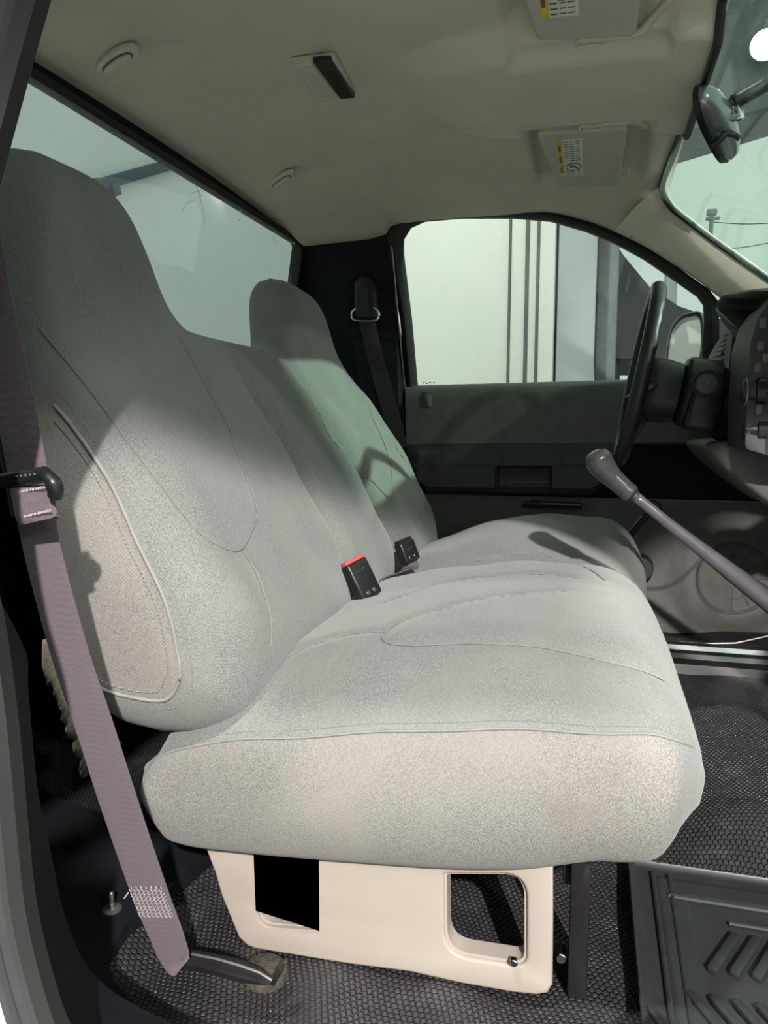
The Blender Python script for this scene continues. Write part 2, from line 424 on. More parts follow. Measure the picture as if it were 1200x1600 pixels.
CY = 1.39          # centre line of the cab
FLOOR = -0.055
def YD(z):         # driver's body side, leaning in above the belt line
    return 2.285-max(0, z-0.71)*0.30
def side(px, py, off=0.0):
    """measure a point on the leaning driver's side"""
    d = FW+RT*((px-600)/F_PX)-UP*((py-800)/F_PX)
    z = 0.9
    for _ in range(25):
        t = (YD(z)-off)/d.y; z = CAM.z+d.z*t
    return CAM+d*t

# ================================================================== STRUCTURE
# ---- floor pan under moulded hex rubber, with the tunnel hump
def floor_z(x, y):
    tun = 0.075*sstep(0.02, 0.30, x)*(sstep(1.08, 1.22, y)*(1-sstep(1.62, 1.78, y)))
    toe = 0.42*sstep(0.55, 1.05, x)
    rip = 0.006*math.sin(x*21+y*7)*math.sin(y*17+x*5)+0.005*math.sin(x*44+1.3)*gs(y, 0.73, 0.14)
    pad = 0.018*sstep(-0.5, -0.56, x)
    sides = 0.02*gs(y, 0.60, 0.05)
    return FLOOR+tun+toe+rip+pad+sides-0.004
bm = bmesh.new()
grid(bm, [[(x, y, floor_z(x, y)) for y in [0.56+1.68*j/110 for j in range(111)]] for x in [-1.08+2.13*i/140 for i in range(141)]])
shell(bm, -0.002)
tag(fin('floor', bm, 'hex'), kind='structure')

# ---- rear bulkhead below and around the back window
RX = -0.86
def rx_at(z): return RX-(1.15-z)*0.17
win_in = [(0.60, 0.70), (2.17, 0.70), (2.195, 1.155), (0.585, 1.155)]
rw_o = Vector((RX, 0, 1.15)); rv = Vector((0.17, 0, 1)).normalized()
def rf(y, z): return (y, (z-1.15)*math.sqrt(1+0.17**2))
outer = [rf(0.42, -0.08), rf(2.36, -0.08), rf(2.36, 1.22), rf(0.42, 1.22)]
hole = rounded([rf(*p) for p in [(0.62, 0.68), (2.16, 0.68), (2.175, 1.150), (0.60, 1.150)]], 0.03)
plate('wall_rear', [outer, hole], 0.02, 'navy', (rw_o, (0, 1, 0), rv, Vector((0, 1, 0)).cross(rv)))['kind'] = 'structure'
wn = thing('window_1', rw_o, kind='structure')
hole2 = rounded([rf(*p) for p in [(0.64, 0.70), (2.145, 0.70), (2.160, 1.134), (0.62, 1.134)]], 0.03)
nrm = Vector((0, 1, 0)).cross(rv)
plate('window_seal', [hole, hole2], 0.034, 'seal', (rw_o+nrm*0.006, (0, 1, 0), rv, nrm), wn, bevel=0.004)
plate('pane', [hole], 0.003, 'glass', (rw_o, (0, 1, 0), rv, nrm), wn)
# wiped smears on the back glass
sm = bpy.data.materials.new('smear'); sm.use_nodes = True; _n = sm.node_tree; _n.nodes.clear()
_o = _n.nodes.new('ShaderNodeOutputMaterial'); _t = _n.nodes.new('ShaderNodeBsdfTranslucent'); _t.inputs[0].default_value = (0.9, 0.95, 0.95, 1)
_q = _n.nodes.new('ShaderNodeBsdfTransparent'); _x = _n.nodes.new('ShaderNodeMixShader'); _x.inputs[0].default_value = 0.5
_n.links.new(_q.outputs[0], _x.inputs[1]); _n.links.new(_t.outputs[0], _x.inputs[2]); _n.links.new(_x.outputs[0], _o.inputs[0])
bm = bmesh.new()
def on_rear(px, py, off=0.004):
    d = FW+RT*((px-600)/F_PX)-UP*((py-800)/F_PX); n = nrm
    t = (rw_o+Vector((0, 0, 0))-CAM).dot(n)/d.dot(n); return CAM+d*t+Vector((off, 0, 0))
tube(bm, cr_spline([on_rear(*q) for q in [(279, 250), (296, 275), (308, 303), (315, 330), (318, 348)]], 6), 0.0012, 5)
for q in [[(300, 301), (308, 298), (312, 308)], [(282, 330), (290, 318), (299, 314)], [(372, 330), (380, 325), (386, 324)],
          [(424, 370), (428, 377), (431, 383)], [(220, 312), (224, 318), (227, 324)], [(370, 345), (374, 343)]]:
    tube(bm, [on_rear(*z) for z in q], 0.0013, 5)
fin('smear', bm, sm, wn)

# ---- headliner
def ceil_z(x, y):
    a = abs(y-CY)
    z = 1.195-0.03*sstep(-0.45, -0.86, x)-0.012*sstep(0.0, 0.2, x)-0.02*(a/0.7)**2
    # moulded bulge between and behind the sun visors
    r = math.sqrt(((x-0.10)/0.44)**2+((y-CY)/0.20)**4)
    z -= 0.042*(1-sstep(0.84, 1.06, r))*sstep(-0.42, -0.2, x)
    for (dx_, dy_) in ((-0.655, 1.110), (-0.640, 1.700)):
        z += 0.014*math.exp(-(((x-dx_)/0.026)**2+((y-dy_)/0.030)**2))
    # pocket behind each visor
    for yc in (1.39-0.34, 1.39+0.33):
        rr = max(abs(x+0.02)/0.115, abs(y-yc)/0.20)
        z += 0.020*(1-sstep(0.94, 1.08, rr))
    return z
# driver-side lower border of the headliner follows the top of the door opening
edge_px = [(472, 384), (520, 380), (575, 374), (604, 366), (612, 350), (628, 338), (660, 331), (740, 325), (820, 327), (880, 336), (930, 350), (965, 365)]
edge = [side(*q) for q in edge_px]
edge[0].y = 2.17; edge[0].x = -0.862
ex = [p.x for p in edge]; ez = [p.z for p in edge]; ey = [p.y for p in edge]
order = sorted(range(len(ex)), key=lambda k: ex[k]); ex = [ex[k] for k in order]; ez = [ez[k] for k in order]; ey = [ey[k] for k in order]
def border(x): return (lerp(x, ex, ey), lerp(x, ex, ez))
def header_x(y):   # windscreen header line bows forward at the centre
    return 0.150+0.012*(1-((y-CY)/0.6)**2)-0.016*sstep(0.20, 0.38, abs(y-CY))
bm = bmesh.new(); rows = []
NX, NY = 150, 170
for i in range(NX+1):
    s = i/NX; row = []
    for j in range(NY+1):
        t = -1+2*j/NY
        xf = header_x(CY+0.6*t); x = -0.862+s*(xf+0.862)
        yb, zb = border(min(x, 0.07)); hw = yb-CY
        yy = CY+hw*t
        k = sstep(0.72, 1.0, abs(t))**1.5
        cz = ceil_z(x, CY+hw*t)
        z = cz*(1-k)+min(zb, cz)*k
        row.append((x, yy, z))
    rows.append(row)
head_edge = [Vector(p) for p in rows[-1]]
grid(bm, rows)
shell(bm, -0.012)
tag(fin('ceiling', bm, 'head', auto=70), kind='structure')
# outer roof skin above, keeps the cab closed
bm = bmesh.new()
grid(bm, [[(x, y, 1.245-0.035*((y-CY)/0.75)**2) for y in [0.60+1.58*j/20 for j in range(21)]] for x in [-0.90+1.08*i/6 for i in range(7)]])
shell(bm, 0.004)
tag(fin('wall_roof_skin', bm, 'white'), kind='structure')

# ---- door opening on the driver's side: black seal ring + window
door = thing('door_1', (0, 2.29, 0.7), kind='structure')
glass_px = [(652, 613), (642, 500), (629, 395), (629, 372), (640, 354), (662, 344), (720, 339), (800, 339), (860, 344), (915, 360), (960, 379), (1005, 403), (1050, 434), (1090, 462), (1100, 476), (1101, 500), (1098, 540), (1096, 598), (965, 602)]
outer_px = [(636, 625), (625, 500), (606, 395), (606, 366), (616, 345), (640, 332), (716, 326), (800, 326), (868, 332), (925, 347), (972, 366), (1018, 391), (1064, 421), (1108, 452), (1122, 470), (1124, 500), (1124, 545), (1124, 610), (968, 618)]
def ring_mesh(name, A, B, thick, mat, parent):
    bm = bmesh.new(); n = len(A)
    rows = [A, [a*0.5+b*0.5+Vector((0, -thick, 0)) for a, b in zip(A, B)], B, [b+Vector((0, 0.02, 0)) for b in B], [a+Vector((0, 0.02, 0)) for a in A]]
    grid(bm, rows, close_u=True, close_v=True)
    return fin(name, bm, mat, parent, auto=60)
gi = [side(*q) for q in glass_px]; go_ = [side(*q) for q in outer_px]
ring_mesh('window_seal', gi, go_, 0.012, 'seal', door)
win2 = thing('window_2', (0, 2.25, 0.9), kind='structure')
bm = bmesh.new(); cen = sum(gi, Vector())/len(gi)
vs = [bm.verts.new(p+Vector((0, 0.012, 0))+(p-cen).normalized()*0.004) for p in gi]; bm.faces.new(vs)
shell(bm, 0.003)
fin('pane', bm, 'glass', win2, smooth=False)
# small etched marks low on the glass
bm = bmesh.new()
for px, py, wd in [(662, 598, 3), (667, 599, 3), (672, 598, 4), (678, 598, 3), (666, 603, 4), (672, 603, 3), (679, 604, 2), (670, 607, 3)]:
    p = side(px, py, -0.008); box(bm, p, (wd*0.0016, 0.0006, 0.0035))
fin('etched_mark', bm, 'jamb', win2, smooth=False)
# thin bright weatherstrip down the rear edge of the opening
bm = bmesh.new(); tube(bm, [side(*q, 0.02) for q in [(612, 385), (620, 470), (628, 560), (636, 630)]], 0.0016, 6)
fin('weatherstrip', bm, 'steel', door)

# ---- dark corner trim between back window and door (driver's side) and its mirror on the near side
def wall_panel(name, pts3, thick, mat, nrm=Vector((0, 1, 0)), bev=0.0):
    bm = bmesh.new(); vs = [bm.verts.new(p) for p in pts3]; f = bm.faces.new(vs)
    r = bmesh.ops.extrude_face_region(bm, geom=[f]); 
    bmesh.ops.translate(bm, vec=nrm*thick, verts=[v for v in r['geom'] if isinstance(v, bmesh.types.BMVert)])
    return tag(fin(name, bm, mat, smooth=False), kind='structure')
cpts = [Vector((-0.88, 2.18, 1.16)), Vector((-0.75, 2.165, 1.17)), Vector((-0.60, 2.158, 1.185)), side(618, 346)] + [side(*q) for q in [(608, 366), (608, 395), (618, 480), (627, 540), (638, 640)]] + [Vector((-0.55, 2.285, -0.05)), Vector((-1.04, 2.285, -0.05)), Vector((-1.0, 2.285, 0.7))]
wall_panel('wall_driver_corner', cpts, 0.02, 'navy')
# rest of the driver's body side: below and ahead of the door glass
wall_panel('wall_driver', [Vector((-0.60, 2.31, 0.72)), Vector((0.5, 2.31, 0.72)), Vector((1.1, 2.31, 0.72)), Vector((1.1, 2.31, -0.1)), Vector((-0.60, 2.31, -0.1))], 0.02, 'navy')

# ---- A pillar trims
def a_pillar(name, mirror=False):
    inner = [un(960, 362, Y=2.14)*0+side(960, 362, 0.012), side(1005, 384, 0.012), side(1050, 412, 0.012), side(1092, 440, 0.012), side(1120, 462, 0.012), side(1150, 484, 0.012)]
    e = inner[-1]-inner[-3]; inner.append(inner[-1]+e.normalized()*0.35)
    wsc = [un(1032, 290, Y=1.97), un(1040, 314, Y=2.00), un(1062, 334, Y=2.025), un(1110, 371, Y=2.055), un(1158, 404, Y=2.08), un(1205, 438, Y=2.10)]
    e = wsc[-1]-wsc[-3]; wsc.append(wsc[-1]+e.normalized()*0.35)
    bm = bmesh.new(); rows = []
    A = cr_spline(inner, 6); B = cr_spline(wsc, 6)
    for a, b in zip(A, B):
        row = []
        for k in range(13):
            t = k/12; p = a*(1-t)+b*t
            p = p+Vector((-0.010, -0.016, -0.004))*math.sin(PI*t)**0.7
            row.append(p)
        row.append(b+Vector((0.02, 0.02, 0.0))); row.append(a+Vector((0.02, 0.05, 0.0)))
        rows.append(row)
    if mirror: rows = [[Vector((p.x, 2*CY-p.y, p.z)) for p in r] for r in rows]
    V = grid(bm, rows, close_v=True); bm.faces.new(V[0]); bm.faces.new(V[-1][::-1])
    t = thing(name, (0.15, (2*CY-2.1) if mirror else 2.1, 1.1), kind='structure')
    fin('pillar_cover', bm, 'pillar', t, auto=50)
    if not mirror:
        bm = bmesh.new()
        pts = cr_spline([side(*q, 0.036) for q in [(974, 362), (980, 352), (988, 351), (993, 358), (990, 366), (984, 371)]], 5)
        tube(bm, pts, 0.0010, 5); fin('cap_outline', bm, 'doortrim', t)
    return inner, wsc
inner_e, wsc_e = a_pillar('trim_1'); a_pillar('trim_2', True)
# corner piece of headliner between door top and windscreen corner
bm = bmesh.new(); rows = []
C0 = [Vector(border(0.065)) for _ in range(1)]
for k in range(13):
    t = k/12
    a = side(930, 350)*(1-t)+side(962, 363)*t
    yb = 1.97*(1-t)+1.97*t
    row = []
    b = Vector((0.045+0.11*t, 1.955, ceil_z(0.045+0.11*t, 1.955)-0.0015))
    for j in range(13):
        s = j/12; p = a*(1-s)+b*s
        p.z += 0.012*math.sin(PI*s); p.y += 0.02*math.sin(PI*s); row.append(p)
    rows.append(row)
grid(bm, rows); shell(bm, -0.006)
tag(fin('trim_3', bm, 'head'), kind='structure')

# ---- windscreen: from header to cowl, black border at the edge
win3 = thing('window_3', (0.2, CY, 1.15), kind='structure')
def ws_pt(s, t):
    """s 0 top .. 1 bottom, t -1..1 across"""
    yh = 0.585+0.10*s; x0 = header_x(CY+0.6*t)+0.004
    bow = 0.10*(1-t*t)*s
    return Vector((x0+0.66*s+bow, CY+yh*t, 1.168-0.02*t*t-0.50*s-0.03*s*(1-s)))
bm = bmesh.new(); grid(bm, [[ws_pt(i/20, -1+j/15) for j in range(31)] for i in range(21)])
shell(bm, 0.004); fin('pane', bm, 'glassdirty', win3)
bm = bmesh.new()
hdr = [p+Vector((-0.004, 0, -0.006)) for p in head_edge if 0.90 < p.y < 1.62][::3]
crn = cr_spline([hdr[-1], un(1032, 291, Y=1.975)+Vector((0, 0, 0)), un(1041, 315, Y=2.0), un(1062, 335, Y=2.02), un(1110, 372, Y=2.05), un(1205, 439, Y=2.095), un(1300, 506, Y=2.13)], 5)
tube(bm, hdr[:-1]+crn, 0.007, 8)
tube(bm, cr_spline([un(1078, 175, Y=1.58), un(1066, 205, Y=1.68), un(1049, 250, Y=1.83), un(1035, 286, Y=1.93), un(1036, 303, Y=1.96), un(1048, 323, Y=1.98), un(1064, 337, Y=2.0), un(1085, 353, Y=2.02)], 6), 0.0075, 8)
fin('window_seal', bm, 'seal', win3)

# ---- firewall and cowl, closes the footwell
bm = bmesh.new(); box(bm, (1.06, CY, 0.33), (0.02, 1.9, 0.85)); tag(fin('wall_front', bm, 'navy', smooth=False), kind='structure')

# ---- driver's door: inner panels
def YP(z): return 2.275-0.0*(z)
bm = bmesh.new()
# upper trim with rolled sill
prof = [(0.725, 2.300), (0.726, 2.285), (0.722, 2.268), (0.712, 2.258), (0.69, 2.256), (0.64, 2.262), (0.58, 2.268), (0.556, 2.266), (0.550, 2.285)]
rows = []
for i in range(61):
    x = -0.548+0.92*i/60; dz = 0.012*(i/60)
    rows.append([Vector((x, y, z+dz-0.010)) for z, y in prof])
grid(bm, rows); shell(bm, -0.006)
fin('upper_trim', bm, 'doortrim', door, auto=50)
# armrest band, hollowed for the pull
bm = bmesh.new(); rows = []
zs = [0.546, 0.542, 0.535, 0.52, 0.505, 0.49, 0.478, 0.474, 0.468, 0.45, 0.43, 0.41, 0.395, 0.388, 0.385]
for i in range(181):
    x = -0.545+0.62*i/180
    row = []
    for k, z in enumerate(zs):
        y = 2.262
        b = sstep(0.548, 0.50, z)*0.024+sstep(0.476, 0.470, z)*0.020
        b *= 1-sstep(0.40, 0.385, z)
        # rounded ends
        b *= sstep(-0.545, -0.50, x)*(1-sstep(0.03, 0.075, x))**0.5
        # pull pocket
        pk = sstep(-0.268, -0.258, x)*(1-sstep(-0.112, -0.102, x))*(1-sstep(0.466, 0.474, z))*sstep(0.400, 0.406, z)
        b -= 0.045*pk
        zz = z-0.012*math.sin((x+0.1)*3)*0.3
        # ends of band rise
        if z < 0.47: zz += 0.055*(1-sstep(-0.545, -0.46, x))*sstep(0.47, 0.39, z)+0.05*sstep(-0.0, 0.075, x)*sstep(0.47, 0.39, z)
        row.append(Vector((x, y-b, zz+0.012*(i/180))))
    rows.append(row)
grid(bm, rows); shell(bm, -0.004)
arm = fin('armrest', bm, 'doorarm', door, auto=35)
# the two upright joints of the grip and its top pad
bm = bmesh.new()
for px in (783, 877):
    a = un(px, 705, Y=2.236); b = un(px+2, 727, Y=2.222)
    tube(bm, [a, b], 0.0012, 6)
fin('grip_joint', bm, 'seal', arm)
bm = bmesh.new(); box(bm, un(829, 753, Y=2.262), (0.135, 0.012, 0.006), bev=0.002)
fin('pull_lip', bm, 'doortrim', arm)
# lower door: sculpted panel with round speaker grille
SPK = un(1146, 903, Y=2.25)
def low_y(x, z):
    y = 2.268
    r = math.hypot(x-SPK.x, z-SPK.z)
    y -= 0.030*(1-sstep(0.11, 0.19, r)); 
    if r < 0.104: y += 0.020*(1-sstep(0.094, 0.104, r))
    y -= 0.02*sstep(0.20, 0.03, z)*(1-sstep(0.25, 0.40, x))
    y -= 0.018*(1-sstep(0.0, 0.012, (z-0.125-0.13*sstep(0.18, 0.36, x)**1.5)))*(1-sstep(0.30, 0.42, x))
    return y
bm = bmesh.new()
grid(bm, [[Vector((x, low_y(x, z), z)) for z in [0.004+0.385*j/110 for j in range(111)]] for x in [-0.54+1.26*i/230 for i in range(231)]])
shell(bm, -0.004)
fin('lower_panel', bm, 'lowdoor', door, auto=50)
bm = bmesh.new()
for rr in (0.098, 0.060, 0.030):
    tube(bm, [SPK+Vector((rr*math.cos(a), 0.004 if rr < 0.09 else -0.004, rr*math.sin(a))) for a in [2*PI*k/40 for k in range(40)]], 0.0022 if rr > 0.09 else 0.0012, 6, closed=True, upv=Vector((0, 1, 0)))
for k in range(12):
    a = 2*PI*k/12; tube(bm, [SPK+Vector((0.03*math.cos(a), 0.004, 0.03*math.sin(a))), SPK+Vector((0.092*math.cos(a), 0.004, 0.092*math.sin(a)))], 0.0011, 5)
fin('speaker_grille', bm, 'doortrim', door)
# slot below armrest
bm = bmesh.new(); box(bm, un(862, 789, Y=2.25), (0.175, 0.012, 0.018), bev=0.004)
box(bm, un(862, 783, Y=2.24), (0.12, 0.006, 0.003), bev=0.001)
fin('map_slot', bm, 'gloss', door)
# window crank
ck = un(1012, 800, Y=2.22)
bm = bmesh.new()
cyl(bm, ck+Vector((0.015, 0.02, 0.01)), (0, 1, 0), 0.022, 0.03, bev=0.004)
tube(bm, cr_spline([ck+Vector((0.015, -0.005, 0.012)), un(1000, 818, Y=2.19), un(985, 838, Y=2.17)], 6), [0.012]*6+[0.010]*6+[0.009], 10, flat=0.6)
cr_ = fin('window_crank', bm, 'gloss', door)
bm = bmesh.new(); tube(bm, [un(1003, 806, Y=2.185), un(978, 836, Y=2.16)], 0.002, 8); fin('crank_edge', bm, 'chrome', cr_)
bm = bmesh.new(); lathe(bm, un(1000, 888, Y=2.20), (0, 1, 0), [(-0.02, 0.02), (-0.018, 0.032), (0.0, 0.036), (0.03, 0.038)], 36)
fin('crank_knob', bm, 'doorarm', cr_)
# door lock button at rear of sill
lk = un(665, 625, Y=2.25)
bm = bmesh.new(); box(bm, lk+Vector((0, 0, -0.004)), (0.034, 0.014, 0.036), bev=0.003); fin('lock_bezel', bm, 'doortrim', door)
bm = bmesh.new(); box(bm, lk+Vector((0, -0.008, 0.004)), (0.020, 0.012, 0.040), bev=0.003); fin('lock_button', bm, 'doorarm', door)

# ---- driver sill: black ledge with ridges
bm = bmesh.new()
rows = []
sp_ = [(2.30, 0.020), (2.25, 0.020), (2.235, 0.012), (2.21, 0.006), (2.20, -0.004), (2.17, -0.006), (2.165, -0.018), (2.135, -0.020), (2.128, -0.032), (2.09, -0.036), (2.08, -0.075)]
for i in range(31):
    x = -0.55+1.30*i/30; up = 0.10*sstep(0.50, 0.75, x)
    rows.append([Vector((x, y, z+up)) for y, z in sp_])
grid(bm, rows); shell(bm, -0.004)
sill = fin('trim_4', bm, 'black', auto=20); sill['kind'] = 'structure'
bm = bmesh.new(); tube(bm, [un(1042, 1002, Y=2.2), un(1100, 1006, Y=2.2), un(1150, 1005, Y=2.2), un(1200, 994, Y=2.2)], 0.003, 6)
fin('chrome_edge', bm, 'steel', sill)

# ---- near side: B pillar sweeping down into the rocker, seen at the left edge
def sweep(name, path, prof, mat, parent=None):
    """prof: (outward from opening, y) pairs"""
    P = cr_spline(path, 8); bm = bmesh.new(); rows = []
    for i, p in enumerate(P):
        d = (P[min(i+1, len(P)-1)]-P[max(i-1, 0)]).normalized()
        nn = Vector((d.z, 0, -d.x))
        if nn.dot(Vector((0.3, 0, 0.6))-p) > 0: nn = -nn
        rows.append([p+nn*o+Vector((0, y, 0)) for o, y in prof])
    V = grid(bm, rows, close_v=True); bm.faces.new(V[0]); bm.faces.new(V[-1][::-1])
    o = fin(name, bm, mat, parent, auto=30); return o
jp = [un(*q, Y=0.45) for q in [(100, -60), (80, 0), (38, 150), (0, 290), (-40, 420), (-60, 600), (-35, 800), (4, 950), (26, 1100), (36, 1200), (45, 1300), (56, 1400), (78, 1500), (112, 1600), (175, 1690), (320, 1770), (600, 1840), (1000, 1880), (1500, 1900)]]
bp = thing('trim_5', (-0.42, 0.45, 0.0), kind='structure')
sweep('seal_bead', jp, [(0.004, -0.022), (-0.004, -0.016), (-0.004, -0.004), (0.006, 0.002), (0.03, 0.0)], 'seal', bp)
sweep('painted_jamb', jp, [(0.007, 0.0), (0.003, -0.020), (0.006, -0.026), (0.012, -0.028), (0.016, -0.026), (0.018, -0.030), (0.0215, -0.032), (0.0215, 0.0)], 'jamb', bp)
sweep('outer_paint', jp, [(0.0220, -0.022), (0.0220, -0.034), (0.034, -0.040), (0.07, -0.044), (0.10, -0.044), (0.10, -0.018)], 'white', bp)
# inner side of the pillar and the rear quarter trim
sweep('pillar_trim', [p+Vector((-0.085-0.09*sstep(0.40, 0.55, p.z) if p.x < -0.3 else -0.06, 0.09, -0.03 if p.z < .15 else 0)) for p in jp], [(-0.01, -0.055), (0.004, 0.0), (0.03, 0.05), (0.06, 0.05), (0.06, -0.055)], 'navy', bp)
wall_panel('wall_passenger_corner', [Vector((-0.50, 0.53, 1.17)), Vector((-0.50, 0.53, 0.10)), Vector((-0.46, 0.53, -0.1)), Vector((-1.05, 0.53, -0.1)), Vector((-0.9, 0.53, 1.17))], -0.02, 'navy')
# top of the near door opening
bm = bmesh.new(); box(bm, (-0.12, 0.60, 1.160), (0.85, 0.06, 0.05), bev=0.01); tag(fin('trim_6', bm, 'seal'), kind='structure')
# sill cover inside the near opening
bm = bmesh.new(); rows = []
for i in range(41):
    x = -0.56+1.1*i/40; up = 0.10*(1-sstep(-0.56, -0.36, x))
    rows.append([Vector((x, y, z+up)) for y, z in [(0.46, -0.01), (0.49, -0.012), (0.56, -0.022), (0.595, -0.036), (0.61, -0.055), (0.615, -0.075)]])
grid(bm, rows); shell(bm, -0.006)
tag(fin('trim_7', bm, 'sillc'), kind='structure')

# ================================================================== BENCH SEAT
seat = thing('bench_seat', (-0.2, CY, FLOOR), 'long grey cloth bench seat with two tall built-in headrests on a tan riser', 'seat')
Y0, Y1 = 0.775, 2.02
BZ = [.15, .22, .29, .36, .46, .56, .665, .74, .80, .87, .94, 1.0]
BXF = [-.430, -.405, -.388, -.398, -.440, -.495, -.570, -.622, -.650, -.672, -.697, -.735]
RZ = [.13, .30, .50, .76, .90, 1.0]; RXX = [-.610, -.635, -.685, -.765, -.805, -.825]
HC = (0.958, 1.80)
def T_top(y):
    h = 0.756+0.010*math.cos((y-CY)*4)
    for c, dz in ((HC[0], 0.226), (HC[1], 0.200)):
        h += dz/(1+abs((y-c)/(0.135 if c < 1.3 else 0.142))**5.5)
    a = abs(y-CY)
    h -= 0.07*max(0, (a-0.48)/0.14)**2
    return h
def back_raw(z, y):
    x = hermite(z, BZ, BXF)
    low = 1-sstep(0.66, 0.76, z)
    # joints between the three seats
    for c in (1.255, 1.545):
        cc = c+0.02*math.sin(z*9)
        x -= 0.030*gs(y, cc, 0.022)*low*sstep(0.20, 0.34, z)+0.010*gs(y, cc, 0.06)*low
    for c in (1.02, 1.77):
        x -= 0.016*gs(y, c, 0.12)*gs(z, 0.55, 0.13)
        x += 0.012*gs(z, 0.34, 0.07)*gs(y, c, 0.2)
    x += 0.010*gs(y, 1.40, 0.10)*gs(z, 0.45, 0.2)
    # shoulders either side of the headrests sit back
    for c in HC:
        pass
    hr = max(1/(1+abs((y-c)/0.135)**6) for c in HC)
    x -= 0.030*(1-hr)*sstep(0.66, 0.80, z)
    # slack folds
    x += 0.0028*math.sin(y*31+z*17)*gs(z, .3, .2)+0.0020*math.sin(z*46+y*11)*low
    return x
# stitched U on the passenger and driver backrests
def seam_on_back(pts, n=10):
    P = cr_spline([Vector((p[0], p[1], 0)) for p in pts], n); return [(p.x, p.y) for p in P]   # (y, z)
RB = 0.085
def end_inset(y):
    d = max(0.0, min(y-Y0, Y1-y))
    if d >= RB: return 0.0
    return RB-math.sqrt(max(0, RB*RB-(RB-d)**2))
def back_vis(z, y): return back_raw(z, y)-end_inset(y)
def solve_back(px, py):
    """where a measured seam point meets the backrest front"""
    d = FW+RT*((px-600)/F_PX)-UP*((py-800)/F_PX); X = -0.5
    for _ in range(40):
        t = X/d.x; p = CAM+d*t; X = 0.5*X+0.5*back_vis(min(max(p.z, .16), 1.0), min(max(p.y, Y0+0.004), Y1-0.004))
    t = X/d.x; p = CAM+d*t; return (p.y, p.z)
seamA = seam_on_back([solve_back(*q) for q in [(282, 530), (330, 615), (370, 700), (396, 770), (400, 815), (378, 859), (335, 848), (285, 800), (235, 735), (175, 655), (110, 570), (62, 510)]])
seamB = seam_on_back([solve_back(*q) for q in [(485, 600), (515, 680), (560, 745), (605, 775), (614, 772), (612, 735), (600, 690), (578, 640)]])
seamC = seam_on_back([solve_back(*q) for q in [(380, 860), (400, 890), (415, 930), (425, 975), (424, 1010)]])
seamD = seam_on_back([solve_back(*q) for q in [(550, 592), (590, 640), (620, 700), (640, 760), (650, 820)]])
seams = [seamA, seamB, seamC, seamD]
def seam_dist(y, z):
    m = 9
    for S in seams:
        for (a, b) in S[::2]:
            d = (a-y)**2+(b-z)**2
            if d < m: m = d
    return math.sqrt(m)
def back_x(z, y):
    x = back_raw(z, y)
    d = seam_dist(y, z)
    if d < 0.04: x -= 0.0032*math.exp(-(d/0.009)**2)
    return x
def ins(d, r):
    return r-math.sqrt(max(0, r*r-(r-min(d, r))**2))
def back_section(y, e, k=1.0, fast=False):
    T = T_top(y)-e; zb = 0.200+e*0.8
    if e > 0 or k < 1: fast = True
    zc = (T+zb)/2; T = zc+(T-zc)*k; zb = zc+(zb-zc)*k
    N = 84; row = []; rt = 0.055; rb = 0.05
    def xs(z):
        f = (back_raw if False else back_x)(z, y)-e; r = hermite(z, RZ, RXX)+e*0.5
        if f < r+0.02: f = r+0.02
        m = (f+r)/2; h = (f-r)/2*k
        if z > T-rt: h *= math.sqrt(max(0, 1-((z-(T-rt))/rt)**2))**0.9
        if z < zb+rb: h *= math.sqrt(max(0, 1-(((zb+rb)-z)/rb)**2))**0.9
        return m, h
    zz = [zb+(T-zb)*(0.5-0.5*math.cos(PI*(i/N)))*0.35+(T-zb)*(i/N)*0.65 for i in range(N+1)]
    for z in zz: m, h = xs(z); row.append(Vector((m+h, y, z)))
    for z in zz[::-1][1:-1]: m, h = xs(z); row.append(Vector((m-h, y, z)))
    return row
bm = bmesh.new(); rows = []
r = 0.085; cap = []
for k in (0.06, 0.2, 0.4, 0.6, 0.8, 0.92, 1.0):
    cap.append((Y0-0.010*math.cos(k*PI/2), r, k))
arc = [(Y0+r*(1-math.cos(a)), r*(1-math.sin(a)), 1.0) for a in [PI/2*q/12 for q in range(1, 13)]]
near = cap+arc
mid = [(Y0+r+(Y1-Y0-2*r)*i/190, 0, 1.0) for i in range(1, 190)]
far = [(Y0+Y1-a, b, c) for a, b, c in near[::-1]]
for y, e, k in near+mid+far: rows.append(back_section(y, e, k))
V = grid(bm, rows, close_v=True); bm.faces.new(V[0]); bm.faces.new(V[-1][::-1])
backrest = fin('backrest', bm, 'fabric', seat, auto=0)
# stitched seams
def surf_seam(name, S, rad, parent, off=0.0004, dx=0.0):
    for s in S:
        bm = bmesh.new(); tube(bm, [Vector((back_vis(z, y)-0.0010, y, z)) for y, z in s], rad, 6)
        fin(name, bm, 'seam', parent)
surf_seam('seam', seams, 0.0010, backrest)
# piping around the near bolster panel and its double row of stitches
def bolster_loop(off, y_shift=0.0):
    """front rim of the side panel, from shoulder down and round the bottom"""
    pts = []
    row = back_section(Y0+0.004, r-off*1.0, 1.0)
    return row[6:78]
def rim_path(yy, ee, a=0, b=79):
    row = back_section(yy, r*ee, 1.0); L_ = row[-10:]+row[0:b]
    return cr_spline(L_[::6]+[L_[-1]], 6)
pip = rim_path(Y0+0.0006, 0.90)
bm = bmesh.new(); tube(bm, [p+Vector((0.0012, -0.0012, 0)) for p in pip], 0.0024, 8)
fin('piping', bm, 'piping', backrest)
bm = bmesh.new()
for (yy, ee) in ((Y0+0.004, 0.74), (Y0-0.0015, 1.06)):
    P = rim_path(yy, ee)
    P = cr_spline(P, 2)
    for i in range(0, len(P)-2, 2):
        tube(bm, [P[i]+Vector((0.0005, -0.0012, 0)), P[i+1]+Vector((0.0005, -0.0012, 0))], 0.0009, 5)
fin('stitching', bm, 'seam', backrest)
